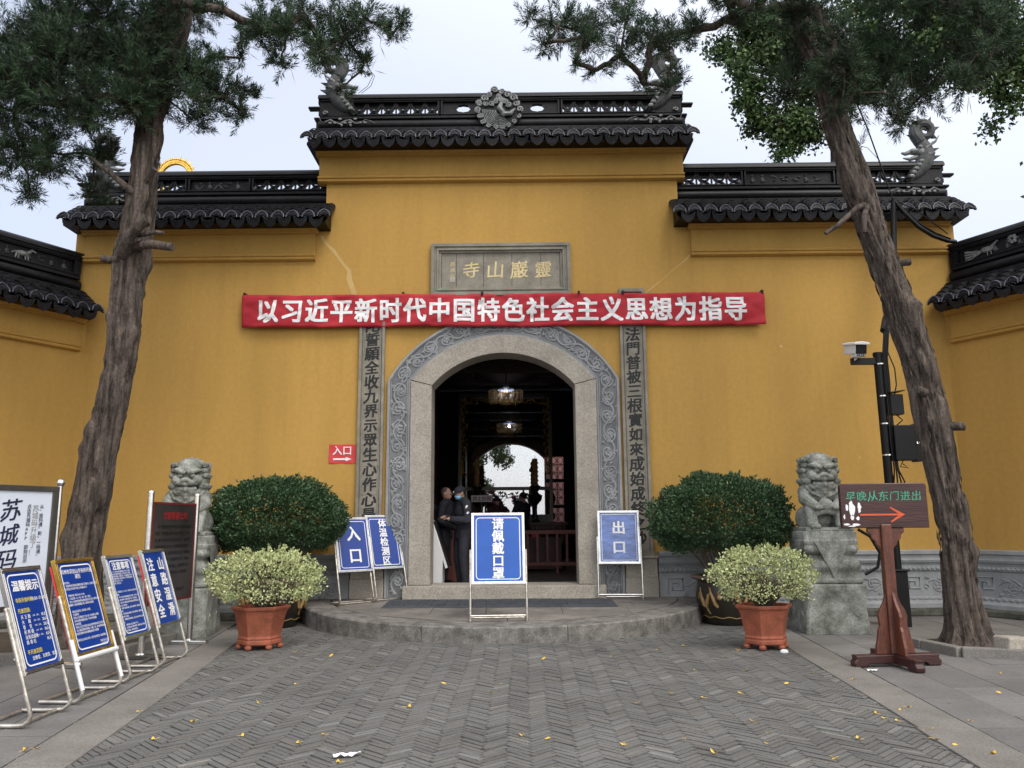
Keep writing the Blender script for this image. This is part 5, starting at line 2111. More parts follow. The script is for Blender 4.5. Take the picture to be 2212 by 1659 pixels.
def juniper(label, path, yy, blobs, seed, stubs, dens):
    t = thing("juniper_tree", label, "tree", (0, 0, 0), 0)
    b = MB()
    P, Q = trunk(b, path, seed, yy=yy)
    limbs(b, [p for p in P if p.z > 5.9][::5], [(x, y, z) for x, y, z, r in blobs], random.Random(seed))
    b.build("trunk", BARK, t, smooth=60)
    rn = np.random.default_rng(seed)     # loose vertical strips of bark
    n = 1500
    ii = rn.integers(0, len(P)-1, n)
    an = rn.uniform(0, 2*PI, n)
    kk = np.array([[P[i].x, P[i].y, P[i].z] for i in ii])
    rq = np.array([Q[i] for i in ii])*rn.uniform(.99, 1.05, n)
    ax = np.array([list((P[min(i+3, len(P)-1)]-P[max(i-3, 0)]).normalized()) for i in ii])
    pts = kk+np.stack([np.cos(an)*rq, np.sin(an)*rq, 0*an], 1)
    W, G = leaves(pts, ax+rn.normal(size=(n, 3))*.05, .15, .026, rn, .35)
    mesh_np("bark_strips", W, G, BARK, t)
    V, F, T = needle_crown(blobs, seed, dens)
    mesh_np("crown", V, F, JUNIPER, t, T)
    for pts, rr in stubs:
        s = MB()
        s.tube(pts, rr, 9)
        s.build("branch_stub", BARK, t, smooth=60)
    return t


bl = [(x, -3.0+J(.55)-.15, z, r) for x, z, r in LBx]+[(-4.88, -3.55, 7.05, .28), (-4.78, -3.55, 7.45, .32), (-4.72, -3.55, 7.9, .32), (-4.66, -3.5, 8.3, .3), (-5.0, -3.5, 7.75, .3)]+[(x, -3.6+J(.3), z, r) for x, z, r in LTx]+high(-4.6, -3.6, 16, 5)
juniper("leaning juniper with reddish ridged trunk and dense dark crown left of gate", LT_, -3.0, bl, 5,
        [([(-4.98, -3.2, 5.05), (-4.80, -3.42, 5.22), (-4.66, -3.45, 5.36), (-4.60, -3.42, 5.42)], [.10, .075, .07, .08]),
         ([(-4.85, -3.2, 5.14), (-4.55, -3.36, 5.12), (-4.24, -3.40, 5.06)], [.07, .06, .052]),
         ([(-4.75, -3.3, 5.26), (-4.45, -3.42, 5.26), (-4.36, -3.42, 5.25)], [.03, .026, .02]),
         ([(-5.05, -3.1, 4.98), (-5.30, -3.15, 5.0)], [.06, .05]),
         ([(-4.8, -3.1, 6.05), (-4.62, -3.25, 6.22)], [.05, .035]),
         ([(-4.9, -3.15, 5.9), (-5.2, -3.3, 6.15), (-5.45, -3.35, 6.35)], [.05, .035, .02])], 1.0)
bl = [(x, -3.35+J(.35), z, r) for x, z, r in RTx]+[(x, -3.6+J(.55), z, r) for x, z, r in RJx]+[(5.2, -3.9, 8.25, .4), (5.8, -3.7, 8.3, .42), (6.45, -3.5, 8.3, .42), (6.35, -3.4, 7.55, .34), (6.75, -3.5, 7.9, .36), (5.75, -3.3, 7.15, .3), (4.9, -3.2, 7.1, .3), (5.3, -3.4, 7.5, .34), (4.22, -4.15, 7.42, .27), (4.36, -4.15, 7.0, .23), (4.1, -4.1, 7.85, .2)]+high(4.3, -3.9, 16, 6)
juniper("leaning juniper with twisted grey trunk and ragged crown right of gate", RT_, -3.6, bl, 8,
        [([(4.70, -3.7, 5.42), (4.50, -3.85, 5.33), (4.22, -3.9, 5.08), (4.05, -3.9, 4.97)], [.045, .035, .03, .024]),
         ([(4.66, -3.75, 5.38), (4.55, -3.9, 5.2), (4.54, -3.9, 4.98)], [.04, .032, .026]),
         ([(4.40, -3.7, 6.85), (4.26, -3.8, 6.62), (4.12, -3.8, 6.55)], [.06, .05, .03]),
         ([(4.95, -3.7, 4.65), (5.16, -3.7, 4.66)], [.05, .045]),
         ([(5.2, -3.7, 3.0), (5.02, -3.85, 3.02)], [.06, .05]),
         ([(5.35, -3.7, 2.6), (5.60, -3.75, 2.58)], [.06, .05])], .85)

# tree pits
g = MB()
g.prism([(-7.2, -4.6), (-5.2, -4.15), (-4.42, -3.62), (-4.25, -2.7), (-4.9, -1.9), (-7.2, -1.9)], -.02, .045, 'xy')
g.prism([(4.95, -3.1), (5.1, -4.15), (5.75, -4.38), (8.5, -4.6), (8.5, -2.9)], -.02, .040, 'xy')
tag(g.build("planting_soil", SOIL, smooth=0), kind="structure")
for lab, poly in (("low edging of brown stone blocks around the left juniper", [(-7.2, -4.62), (-6.2, -4.42), (-5.2, -4.18), (-4.40, -3.63), (-4.22, -2.7), (-4.9, -1.86)]),
                  ("low kinked granite edging around the right juniper", [(4.90, -3.05), (4.96, -3.6), (5.08, -4.17), (5.75, -4.42), (6.6, -4.55), (8.5, -4.68)])):
    e = thing("tree_edging", lab, "edging")
    g = MB()
    rg = random.Random(4)
    for (xa, ya), (xb, yb) in zip(poly[:-1], poly[1:]):
        L = math.hypot(xb-xa, yb-ya)
        n = max(1, round(L/.55))
        a = math.atan2(yb-ya, xb-xa)
        for k in range(n):
            M_ = Matrix.Translation((xa+(xb-xa)*(k+.5)/n, ya+(yb-ya)*(k+.5)/n, 0)) @ Matrix.Rotation(a+rg.uniform(-.02, .02), 4, 'Z')
            g.box(-L/n/2+.004, L/n/2-.004, -.06, .06, -.02, .11+rg.uniform(-.01, .01), M_)
    g.build("edging_stones", KERB, e, bevel=.012, smooth=0)
st = MB()
st.box(-.17, .17, -.11, .11, 0, .20, Matrix.Rotation(.3, 4, 'Z') @ Matrix.Rotation(.06, 4, 'Y'))
so_ = st.build("stone_block", GRANITE, None, bevel=.02, smooth=0)
so_.location = (5.62, -4.22, .02)
tag(so_, "loose pale granite block beside the base of the right juniper", "stone")

# broadleaf trees beyond the wall
BLx = [(5.59, 12.33, .33), (5.89, 11.72, .5), (6.58, 12.2, .52), (6.07, 11.12, .46), (6.61, 10.88, .55), (6.8, 10.4, .4), (7.15, 10.75, .45), (5.64, 11.3, .27), (6.56, 10.13, .2), (7.41, 10.51, .28), (5.84, 12.82, .3), (6.31, 13.18, .45), (5.3, 12.9, .4), (5.9, 13.4, .5), (6.6, 12.8, .5), (6.3, 12.4, .4), (7.2, 11.6, .5), (7.3, 12.6, .6), (7.0, 13.6, .6)]
BRx = [(10.74, 12.25, .56), (11.2, 11.79, .56), (10.81, 11.02, .46), (11.16, 10.52, .37), (10.96, 10.12, .25), (11.49, 12.58, .6), (10.47, 11.63, .40), (11.38, 11.12, .42), (10.27, 12.71, .5), (9.81, 12.4, .48), (9.43, 12.6, .48), (11.9, 11.5, .6), (11.9, 10.6, .5), (11.2, 13.4, .7), (10.1, 13.5, .7), (11.75, 8.62, .17), (11.66, 8.36, .1), (12.1, 9.3, .5), (8.9, 12.4, .5), (9.3, 11.8, .45), (9.9, 11.7, .5), (8.4, 12.5, .5), (10.4, 11.9, .5), (9.6, 12.1, .5), (10.9, 11.6, .5), (8.0, 11.9, .45), (8.6, 11.5, .4), (9.1, 13.1, .6), (8.2, 13.2, .6), (11.3, 11.9, .5), (10.5, 12.4, .5)]
for lab, bx_, yy, seed, cx, top in (("bright green broadleaf tree beyond the wall behind the right juniper", BLx, 4.5, 41, 7.85, 12.5), ("darker loose broadleaf tree beyond the wall at right photo edge", BRx, 3.3, 42, 12.9, 12.5)):
    t = thing("camphor_tree", lab, "tree")
    b = MB()
    b.tube([(cx, yy, -.1), (cx+.1, yy, 4), (cx-.1, yy, 8), (cx, yy, top-1.5), (cx-.05, yy, top)], [.28, .22, .18, .10, .05], 10)
    rg = random.Random(seed)
    bl = [(x, yy+rg.uniform(-.4, .4), z, r) for x, z, r in bx_]
    limbs(b, [Vector((cx, yy, 6.5+k*.7)) for k in range(9)], [(x, y, z) for x, y, z, r in bl], rg, .008)
    b.build("trunk", BARKD, t, smooth=60)
    V, F, T = leaf_crown(bl, seed, 1.5 if seed == 41 else 1.1)
    mesh_np("crown", V, F, CAMPHOR, t, T)
# tree behind the viewer, seen mirrored in the shrine glass
t = thing("ginkgo_tree", "leafy tree mirrored in the shrine glass inside the doorway", "tree", (-3.4, -26, 0))
b = MB()
b.tube([(-.8, 0, -.1), (-.7, 0, 3), (-.5, 0, 6), (-.4, 0, 9)], [.25, .2, .15, .06], 10)
rg = random.Random(50)
bl = [(rg.gauss(.3, 1.0), rg.gauss(0, .8), rg.uniform(2.9, 7.2), rg.uniform(.45, .8)) for _ in range(16)]
limbs(b, [Vector((-.7, 0, 3+k*.6)) for k in range(8)], [q[:3] for q in bl], rg)
b.build("trunk", BARKD, t, smooth=60)
V, F, T = leaf_crown(bl, 50, .6, .16, .12)
mesh_np("crown", V, F, CAMPHOR, t, T)

# golden flame ring of a statue rising beyond the left wing
gr = thing("flame_ring", "golden flame edged ring rising beyond the left wing of the roof", "ornament", (-9.40, 8, 0))
g = MB()
cz = 11.16
g.tube([(.45*math.cos(a), 0, cz+.47*math.sin(a)) for a in [2*PI*k/40 for k in range(41)]], .075, 8)
for k in range(24):
    a = 2*PI*k/24
    g.tube([(.50*math.cos(a), 0, cz+.52*math.sin(a)), (.63*math.cos(a+.04), 0, cz+.66*math.sin(a+.04))], [.055, .004], 5)
for k in range(60):
    a = 2*PI*k/60
    for q in (.40, .47, .53):
        g.ball((q*math.cos(a+q*3), -.055, cz+(q+.02)*math.sin(a+q*3)), (.03, .02, .03), 4)
g.build("ring", GOLD, gr, smooth=60)
g = MB()
g.tube([(0, 0, 0), (0, 0, 9.8), (0, 0, 10.7)], [.16, .10, .06], 10)
g.build("post", GOLD, gr, smooth=60)
# ------------------------------------------------------------ the dark hall behind the gate
HF = .38
hall = thing("temple_hall", "dark timber hall seen through the arched doorway", "building", (0, 0, 0))
g = MB()
g.box(-4.6, 4.6, .5, 12.2, .0, HF)
g.build("floor", FLOORT, hall, smooth=0)
g = MB()
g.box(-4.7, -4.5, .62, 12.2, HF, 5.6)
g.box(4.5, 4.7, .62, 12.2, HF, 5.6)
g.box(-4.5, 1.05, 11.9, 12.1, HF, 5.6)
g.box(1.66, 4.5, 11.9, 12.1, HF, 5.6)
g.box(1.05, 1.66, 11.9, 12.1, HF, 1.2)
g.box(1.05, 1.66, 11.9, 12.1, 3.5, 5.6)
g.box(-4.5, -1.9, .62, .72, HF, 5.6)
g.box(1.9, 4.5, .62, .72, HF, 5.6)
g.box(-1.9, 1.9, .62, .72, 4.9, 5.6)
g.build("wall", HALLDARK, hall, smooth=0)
g = MB()
g.box(-4.8, 4.8, .62, 12.3, 5.61, 5.75)
g.build("roof", TILE, hall, smooth=0)
g = MB()
g.box(-3.5, 3.5, 2.0, 2.3, 4.40, 4.62)
rg = random.Random(6)
for k in range(40):
    g.ball((-1.6+k*.08, 1.99, 4.5+rg.uniform(-.06, .06)), (.04, .02, .03), 4)
for y in (3.6, 5.5):
    g.box(-4.4, 4.4, y, y+.3, 4.75, 5.1)
for sx in (-1, 1):
    g.box(sx*.95-.25, sx*.95+.25, 3.2, 3.35, 4.50, 4.74)
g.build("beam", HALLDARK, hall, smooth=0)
for sx in (-1, 1):
    for y in (3.2, 7.4):
        g = MB()
        g.tube([(sx*2.0, y, HF), (sx*2.0, y, 5.5)], .20, 16)
        g.build("column", HALLRED, hall, smooth=40)
    g = MB()
    g.box(sx*1.62-.03, sx*1.62+.03, .75, 1.75, HF, 4.6)
    g.build("door", HALLRED, hall, smooth=0)
lw = MB()
x0, x1, z0, z1 = 1.05, 1.66, 1.2, 3.5
for k in range(4):
    xx = x0+(x1-x0)*k/3
    lw.box(xx-.012, xx+.012, 11.86, 11.90, z0, z1)
for k in range(10):
    zz = z0+(z1-z0)*k/9
    lw.box(x0, x1, 11.865, 11.895, zz-.012, zz+.012)
for i in range(3):
    for k in range(9):
        cx, cz = x0+(x1-x0)*(i+.5)/3, z0+(z1-z0)*(k+.5)/9
        lw.tube([(cx+.075*math.cos(a), 11.88, cz+.1*math.sin(a)) for a in [2*PI*q/10 for q in range(11)]], .010, 4)
for zz in (1.95, 2.75):
    lw.box(x0, x1, 11.85, 11.9, zz-.05, zz+.05)
lw.build("lattice_window", HALLDARK, hall, smooth=0)
pk = MB()
pk.box(-1, 6, 14.6, 14.7, -.03, 4.2)
bw = pk.build("courtyard_wall", mat("pink_plaster", (.30, .15, .145), .85), None, smooth=0)
tag(bw, "pinkish courtyard wall glimpsed through the hall lattice window", "wall")

# red railing
rl = thing("railing", "low reddish wooden railing across the hall floor", "railing", (0, 4.6, HF))
for z0, z1, n in ((.84, .93, "top_rail"), (.16, .24, "bottom_rail")):
    g = MB()
    g.box(-.1, 2.0, -.035, .035, z0, z1)
    g.build(n, REDRAIL, rl, bevel=.008, smooth=0)
for k in range(10):
    g = MB()
    x = .0+.215*k
    g.box(x-.025, x+.025, -.022, .022, .0 if k in (1, 5, 9) else .241, .839)
    g.build("baluster", REDRAIL, rl, smooth=0)

# shrine case with glass
cs = thing("shrine_case", "tall glazed shrine case with gilded carved trim mirroring the doorway", "cabinet", (-.105, 8.2, HF))
g = MB()
for (a, b, c, d) in ((-1.26, -1.18, 0, 4.55), (1.18, 1.26, 0, 4.55), (-1.18, 1.18, 4.42, 4.55), (-1.18, 1.18, 1.94, 2.03), (-1.18, 1.18, 1.22, 1.30), (-.56, -.51, 1.30, 1.94), (.45, .50, 1.30, 1.94), (.62, .66, 1.3, 1.94), (-.80, -.76, 1.3, 1.94)):
    g.box(a, b, -.05, .04, c, d)
g.box(-1.18, 1.18, -.03, .02, .0, 1.22)
g.build("case_frame", DARKFR, cs, smooth=0)
GLASS = bpy.data.materials.new("shrine_glass")
GLASS.use_nodes = True
n_ = GLASS.node_tree.nodes
n_.remove(n_["Principled BSDF"])
gl = n_.new("ShaderNodeBsdfGlossy")
gl.inputs["Roughness"].default_value = .004
gl.inputs["Color"].default_value = (.92, .95, 1, 1)
tr = n_.new("ShaderNodeBsdfTransparent")
ms = n_.new("ShaderNodeMixShader")
ms.inputs[0].default_value = .40
GLASS.node_tree.links.new(tr.outputs[0], ms.inputs[1])
GLASS.node_tree.links.new(gl.outputs[0], ms.inputs[2])
GLASS.node_tree.links.new(ms.outputs[0], n_["Material Output"].inputs[0])
g = MB()
g.box(-1.18, 1.18, -.006, .006, 1.22, 4.45)
g.build("glass", GLASS, cs, smooth=0)
g = MB()
rg = random.Random(14)
for sx in (-1, 1):
    for k in range(60):
        z = 2.38+2.05*k/60
        w_ = .05+.10*min(1, k/22)
        x = sx*(1.17-rg.uniform(0, w_))
        g.tube([(x, -.07, z), (x+rg.uniform(-.04, .04), -.09, z+.04), (x+rg.uniform(-.05, .05), -.07, z+.07)], [.012, .02, .006], 5)
    g.tube([(sx*(1.10+.05*math.cos(a)), -.07, 2.36+.05*math.sin(a)) for a in [k*.5 for k in range(10)]], .014, 5)
    g.tube([(sx*1.175, -.07, 2.3), (sx*1.175, -.07, 4.4)], .012, 5)
for k in range(70):
    x = -1.1+2.2*k/69
    dz = .10+.10*abs(x)
    z = 4.42-rg.uniform(0, dz)
    g.tube([(x, -.07, z), (x+rg.uniform(-.05, .05), -.09, z+.02), (x+.07*rg.choice((-1, 1)), -.07, z+rg.uniform(-.03, .03))], [.012, .02, .006], 5)
g.build("gilded_trim", GOLDTRIM, cs, smooth=60)

# seated golden figure inside
bd = thing("golden_statue", "seated golden statue with draped robe behind the shrine glass", "statue", (-.105, 9.5, HF))
b = MB()
b.ball((0, .1, 4.05), (.40, .38, .50), 9)
b.ball((0, .15, 4.55), (.22, .22, .18), 7)
for s in (-1, 1):
    b.ball((s*.41, .12, 3.95), (.05, .09, .25), 6)
    b.chain([(s*.72, .1, 3.05), (s*.92, -.1, 2.35), (s*.45, -.55, 2.05)], [.24, .22, .17])
    b.chain([(s*.35, 0, 1.75), (s*1.05, -.35, 1.72), (s*.2, -.75, 1.72)], [.34, .33, .24])
b.capsule((0, .1, 3.3), (0, .1, 3.75), .20, .20)
b.ball((0, .12, 2.75), (.72, .45, .80), 9)
b.ball((0, .1, 3.12), (.80, .36, .30), 8)
b.ball((0, -.25, 1.75), (.9, .5, .32), 8)
b.tube([(0, -.28, 4.15), (0, -.33, 4.0), (0, -.31, 3.92)], [.03, .055, .04], 6)
b.tube([(-.11, -.26, 3.80), (0, -.285, 3.79), (.11, -.26, 3.80)], [.02, .03, .02], 6)
b.ball((0, -.2, 3.68), (.14, .09, .06), 6)
for s in (-1, 1):
    b.tube([(s*.05, -.255, 4.18), (s*.16, -.25, 4.22), (s*.27, -.17, 4.17)], .022, 6)
    b.ball((s*.15, -.235, 4.11), (.075, .04, .028), 6)
b.build("body", GOLDTRIM, bd, smooth=180, remesh=.028, smoothit=2)
g = MB()
for k in range(9):
    x = -.55+.14*k
    pts = [(x*.55+.08, -.30-.02*k % .05, 3.15-.02*k), (x*.8, -.36, 2.6), (x*1.0+.04, -.48, 2.15)]
    g.tube(pts, [.02, .035, .03], 6)
for k in range(6):
    r_ = .25+.10*k
    g.tube([(r_*1.1*math.cos(a), -.42-.02*k+.06*abs(math.cos(a)), 2.85+r_*math.sin(a)*.85) for a in [PI+PI*q/10 for q in range(11)]], .022, 6)
g.build("robe_folds", GOLDTRIM, bd, smooth=60)
g = MB()
for row, (z, rr) in enumerate(((1.25, 1.2), (1.42, 1.12))):
    for k in range(18):
        a = 2*PI*(k+row*.5)/18
        g.ball((rr*math.cos(a), rr*.6*math.sin(a)-.15, z), (.17, .12, .14), 5)
g.box(-1.0, 1.0, -.7, .5, 0, 1.3)
g.build("lotus_seat", GOLDTRIM, bd, smooth=60)

# hanging chandelier
ch = thing("chandelier", "round chandelier with hanging crystal strings and lit lamp", "lamp", (-.03, 5.0, 4.16))
g = MB()
g.tube([(0, 0, .50), (0, 0, 1.4)], .015, 6)
g.box(-.07, .07, -.07, .07, .40, .52)
g.build("hanger", DARKFR, ch, smooth=0)
g = MB()
g.lathe([(.14, .36), (.19, .36), (.19, .33), (.14, .33)], 24)
g.build("lamp_disc", emis("lit_lamp", (.55, .65, 1.0), .6), ch)
g = MB()
rg = random.Random(3)
for rr, n in ((.40, 44), (.28, 30), (.16, 16)):
    g.tube([(rr*math.cos(a), rr*math.sin(a), .33) for a in [2*PI*k/32 for k in range(33)]], .010, 5)
    for k in range(n):
        a = 2*PI*k/n
        z = .32
        while z > .02+rg.uniform(0, .05)+(.4-rr)*.15:
            g.ball((rr*math.cos(a), rr*math.sin(a), z), .011, 3)
            z -= .026
g.build("crystal_strings", mat("amber_crystal", (.22, .13, .04), .3, metal=.6, var=.5, scale=30), ch, smooth=60)

cl = bpy.data.lights.new("lamp_glow", 'POINT')
cl.energy = 3.5
cl.color = (.8, .86, 1)
cl.shadow_soft_size = .03
co_ = bpy.data.objects.new("lamp_glow", cl)
COL.objects.link(co_)
co_.parent = ch
co_.location = (0, 0, .25)

# altar table, candles, flowers
at = thing("altar_table", "dark red carved altar table before the shrine", "table", (0, 7.0, HF))
g = MB()
g.box(-1.45, 1.45, -.42, .42, 1.02, 1.10)
g.box(-1.40, 1.40, -.38, -.34, .86, 1.018)
rg = random.Random(2)
for k in range(30):
    g.ball((-1.36+k*.094, -.385, .94), (.04, .015, .05), 4)
g.build("table_top", HALLRED, at, bevel=.01, smooth=0)
for sx in (-1, 1):
    for yy in (-.34, .34):
        g = MB()
        g.tube([(sx*1.25, yy, 1.0), (sx*1.32, yy, .75), (sx*1.22, yy, .4), (sx*1.28, yy, .05), (sx*1.36, yy, 0)], [.09, .10, .06, .06, .08], 8)
        g.build("leg", HALLRED, at, smooth=60)
CANDLE = mat("carved_red_gold_candle", (.16, .02, .015), .5, var=.5, scale=14, col2=(.42, .26, .08))
for x, lab in ((-.80, "tall carved red and gold candle at left of shrine glass"), (.66, "tall carved red and gold candle at right of shrine glass")):
    c = thing("altar_candle", lab, "candle", (x, 6.95, HF+1.10), 0, "tall altar candles")
    g = MB()
    g.lathe([(.10, 0), (.12, .03), (.05, .08), (.04, .30), (.05, .42), (.16, .55), (.18, .66), (.10, .70), (.07, .75), (.13, .86), (.14, .90), (.001, .91)], 16)
    g.build("candlestick", GLAZE, c, smooth=50)
    g = MB()
    g.tube([(0, 0, .90), (0, 0, 1.58)], [.072, .066], 12)
    for k in range(40):
        g.ball((.07*math.cos(k*.9), .07*math.sin(k*.9), .92+k*.0158), (.022, .022, .022), 4)
    g.ball((-.07, -.04, 1.45), (.05, .04, .06), 5)
    g.build("candle", CANDLE, c, smooth=60)
    g = MB()
    g.tube([(0, 0, 1.58), (0, 0, 1.66)], .006, 5)
    g.build("wick", NOTERED, c)
for x, lab in ((-.42, "bunch of dark pink lilies in vase left on altar"), (.30, "bunch of dark pink lilies in vase right on altar")):
    c = thing("flower_vase", lab, "flowers", (x, 6.85, HF+1.10), 0, "lily bunches on the altar")
    g = MB()
    g.lathe([(.05, 0), (.08, .03), (.09, .12), (.04, .20), (.05, .24), (.001, .22)], 14)
    g.build("vase", WHITEPL, c, smooth=50)
    rg = random.Random(int(x*100))
    s, f, l = MB(), MB(), MB()
    for k in range(26):
        a, q = rg.uniform(0, 2*PI), rg.uniform(.05, .34)
        e = Vector((q*math.cos(a), q*math.sin(a)*.7, rg.uniform(.42, .72)))
        s.tube([(0, 0, .2), e*.6+Vector((0, 0, .1)), e], .006, 4)
        for j in range(6):
            d = Vector((rg.uniform(-1, 1), rg.uniform(-1, 1), rg.uniform(-.2, 1))).normalized()
            (f if k % 3 else l).tube([e, e+d*.05, e+d*.09], [.006, .016, .002], 4)
    s.build("stalks", LEAFD, c)
    f.build("petals", PINK, c)
    l.build("leaves", LEAFD, c)
dk = thing("desk", "low dark red desk inside the hall behind the railing", "desk", (.35, 4.55+1.0, HF))
g = MB()
g.box(-1.5, .9, -.3, .3, .70, .76)
g.box(-1.45, .85, -.28, -.25, .05, .70)
g.build("desk_body", HALLRED, dk, smooth=0)
for x, lab in ((.62, "small red box on the hall desk beside railing"),):
    b_ = MB()
    b_.box(-.09, .09, -.06, .06, 0, .16)
    o = b_.build("red_box", REDSIGN, None, bevel=.006, smooth=0)
    o.location = (x, 5.4, HF+.76)
    tag(o, lab, "box")
b_ = MB()
b_.lathe([(.10, 0), (.12, .02), (.12, .22), (.125, .23), (.11, .24), (.001, .2)], 16)
b_.tube([(-.12, 0, .22), (-.10, 0, .33), (0, 0, .37), (.10, 0, .33), (.12, 0, .22)], .008, 5)
o = b_.build("metal_pail", STEEL, None, smooth=50)
o.location = (.02, 5.5, HF+.76)
tag(o, "small steel pail with handle on the desk beside the suited man", "pail")
sg = thing("prohibition_sign", "small white sign with red characters on the altar", "sign", (-.66, 6.5, HF+1.10))
g = MB()
g.box(-.26, .26, -.015, .015, .50, .66)
pp = g.build("plate", WHITE, sg, smooth=0)
g = MB()
write(g, "禁止拍照", 0, .58, .115, .015, y=-.017)
g.build("lettering", NOTERED, pp, smooth=0)
g = MB()
g.tube([(0, 0, 0), (0, 0, .5)], .015, 6)
g.build("stand", DARKFR, sg)

# white kiosk at the left jamb
ks = thing("thermal_kiosk", "white floor kiosk with slanted dark screen inside left door jamb", "kiosk", (-1.25, .98, HF))
g = MB()
g.prism([(-.22, 0), (.17, 0), (.175, .45), (.215, .325), (.262, .345), (.09, .87), (.005, 1.115), (-.06, 1.20), (-.22, 1.20)], -.22, .22)
ko = g.build("kiosk_body", WHITEPL, ks, bevel=.012, smooth=30)
g = MB()
g.prism([(.230, .345), (.30, .37), (.045, 1.13), (.0, 1.135)], -.20, .20)
g.build("screen", BLACKMT, ko, bevel=.006, smooth=0)
g = MB()
g.box(-.19, -.09, -.226, -.219, .52, .58)
g.build("label_plate", DARKFR, ko, smooth=0)
lt = thing("wooden_lectern", "small reddish wooden stand with orange box behind the kiosk", "stand", (-.86, 1.9, HF))
g = MB()
g.box(-.25, .10, -.18, .18, 0, .92)
g.build("cabinet", REDRAIL, lt, bevel=.01, smooth=0)
g = MB()
g.box(-.28, .13, -.2, .2, .921, .955)
g.build("top", REDRAIL, lt, smooth=0)


# ------------------------------------------------------------ people
def person(label, loc, rz, H=1.73, arms=None, head_turn=0., nod=0., sit=False, cap=False, mask=False, shoes=True, bald=False, cloth=CLOTHK, stoop=0.):
    """figure facing local -y; arms: {side: (elbow, wrist, hand direction)} in local metres for a 1.73 m body"""
    r = thing("person", label, "person", loc, rz)
    k = H/1.73
    r.scale = (k, k, k)
    hz = .92 if not sit else .50
    up = hz-.92
    Ms = Matrix.Translation((0, 0, hz)) @ Matrix.Rotation(stoop, 4, 'X') @ Matrix.Translation((0, 0, -hz))
    sh = {s: Ms @ Vector((s*.185, 0, 1.42+up)) for s in (-1, 1)}
    hip = {s: Vector((s*.09, 0, hz)) for s in (-1, 1)}
    knee = {s: (Vector((s*.10, -.03, .49)) if not sit else Vector((s*.13, -.42, .48))) for s in (-1, 1)}
    ank = {s: (Vector((s*.10, .02, .09)) if not sit else Vector((s*.13, -.40, .09))) for s in (-1, 1)}
    neck, chest, waist = Ms @ Vector((0, .01, 1.49+up)), Ms @ Vector((0, .0, 1.27+up)), Ms @ Vector((0, .01, 1.05+up))
    Mh = Matrix.Translation(neck) @ Matrix.Rotation(head_turn, 4, 'Z') @ Matrix.Rotation(nod, 4, 'X')
    hd = lambda x, y, z: Mh @ Vector((x, y, z))
    R3 = Mh.to_3x3().to_4x4()
    arms = arms or {}
    A = {}
    for s in (-1, 1):
        if s in arms:
            A[s] = tuple(Vector(q) for q in arms[s])
        else:
            A[s] = (Vector((s*.23, .03, 1.12+up)), Vector((s*.22, -.06, .87+up)), Vector((0, -.15, -1)))

    def limb(mb, grow, what):
        if 'torso' in what:
            mb.ball(chest, (.165+grow, .105+grow, .20+grow), 8)
            mb.ball(waist, (.145+grow, .10+grow, .16+grow), 8)
            mb.ball((0, .01, hz), (.155+grow, .11+grow, .13+grow), 8)
            for s in (-1, 1):
                mb.capsule(sh[s], Ms @ Vector((s*.05, 0, 1.47+up)), .062+grow, .06+grow)
        if 'arm' in what:
            for s in (-1, 1):
                e, w_, d = A[s]
                mb.chain([sh[s], e, w_], [.058+grow, .045+grow, .032+grow])
        if 'leg' in what:
            for s in (-1, 1):
                mb.chain([hip[s], knee[s], ank[s]], [.088+grow, .062+grow, .042+grow])
    b = MB()
    limb(b, 0, ('torso', 'arm', 'leg'))
    b.capsule(Ms @ Vector((0, .01, 1.44+up)), hd(0, 0, .06), .056, .055)
    b.ball(hd(0, -.005, .145), (.076, .094, .112), 9, R3)
    b.ball(hd(0, -.045, .085), (.052, .050, .055), 7, R3)
    b.tube([hd(0, -.095, .15), hd(0, -.115, .115), hd(0, -.095, .105)], [.010, .017, .010], 6)
    b.tube([hd(-.025, -.092, .075), hd(0, -.099, .075), hd(.025, -.092, .075)], .010, 6)
    for s in (-1, 1):
        b.ball(hd(s*.077, .012, .135), (.012, .022, .032), 5, R3)
        b.ball(hd(s*.032, -.086, .150), (.016, .012, .010), 5, R3)
        e, w_, d = A[s]
        d = d.normalized()
        side = d.cross(Vector((0, 0, 1)) if abs(d.z) < .9 else Vector((1, 0, 0))).normalized()
        pal = w_+d*.06
        b.capsule(w_, pal, .028, .034)
        for f in range(4):
            o = side*(.027-.018*f)
            L = (.075, .085, .08, .062)[f]
            q0 = pal+o+d*.02
            q1 = q0+d*L*.5
            q2 = q1+(d*.6+Vector((0, 0, -.5))+side*-.1).normalized()*L*.5
            b.chain([q0, q1, q2], [.0105, .0095, .008], 6)
        q0 = w_+d*.03+side*.028
        b.chain([q0, q0+(d+side*.8).normalized()*.04, q0+(d*1.4+side*.6).normalized()*.07], [.013, .011, .009], 6)
        if sit is False:
            b.ball(ank[s]+Vector((0, -.06, -.045)), (.045, .11, .04), 6)
    b.build("body", SKIN, r, smooth=180, remesh=.0085, smoothit=1)
    j = MB()
    limb(j, .022, ('torso', 'arm'))
    j.tube([hd(.06*math.cos(a), .02+.065*math.sin(a), -.005) for a in [2*PI*q/14 for q in range(15)]], .020, 6)
    j.ball((0, .01, hz-.06), (.185, .14, .10), 8)
    for s in (-1, 1):          # creases at elbows and waist
        e = A[s][0]
        for q in range(3):
            j.ball(e+Vector((s*.02, -.02+.02*q, .03*(q-1))), (.060, .055, .018), 6)
    for q in range(3):
        j.ball((0, 0, hz+.06+.05*q), (.172, .128, .02), 7)
    j.build("jacket", cloth, r, smooth=180, remesh=.012, smoothit=1)
    t = MB()
    limb(t, .022, ('leg',))
    t.ball((0, .01, hz), (.165, .125, .12), 8)
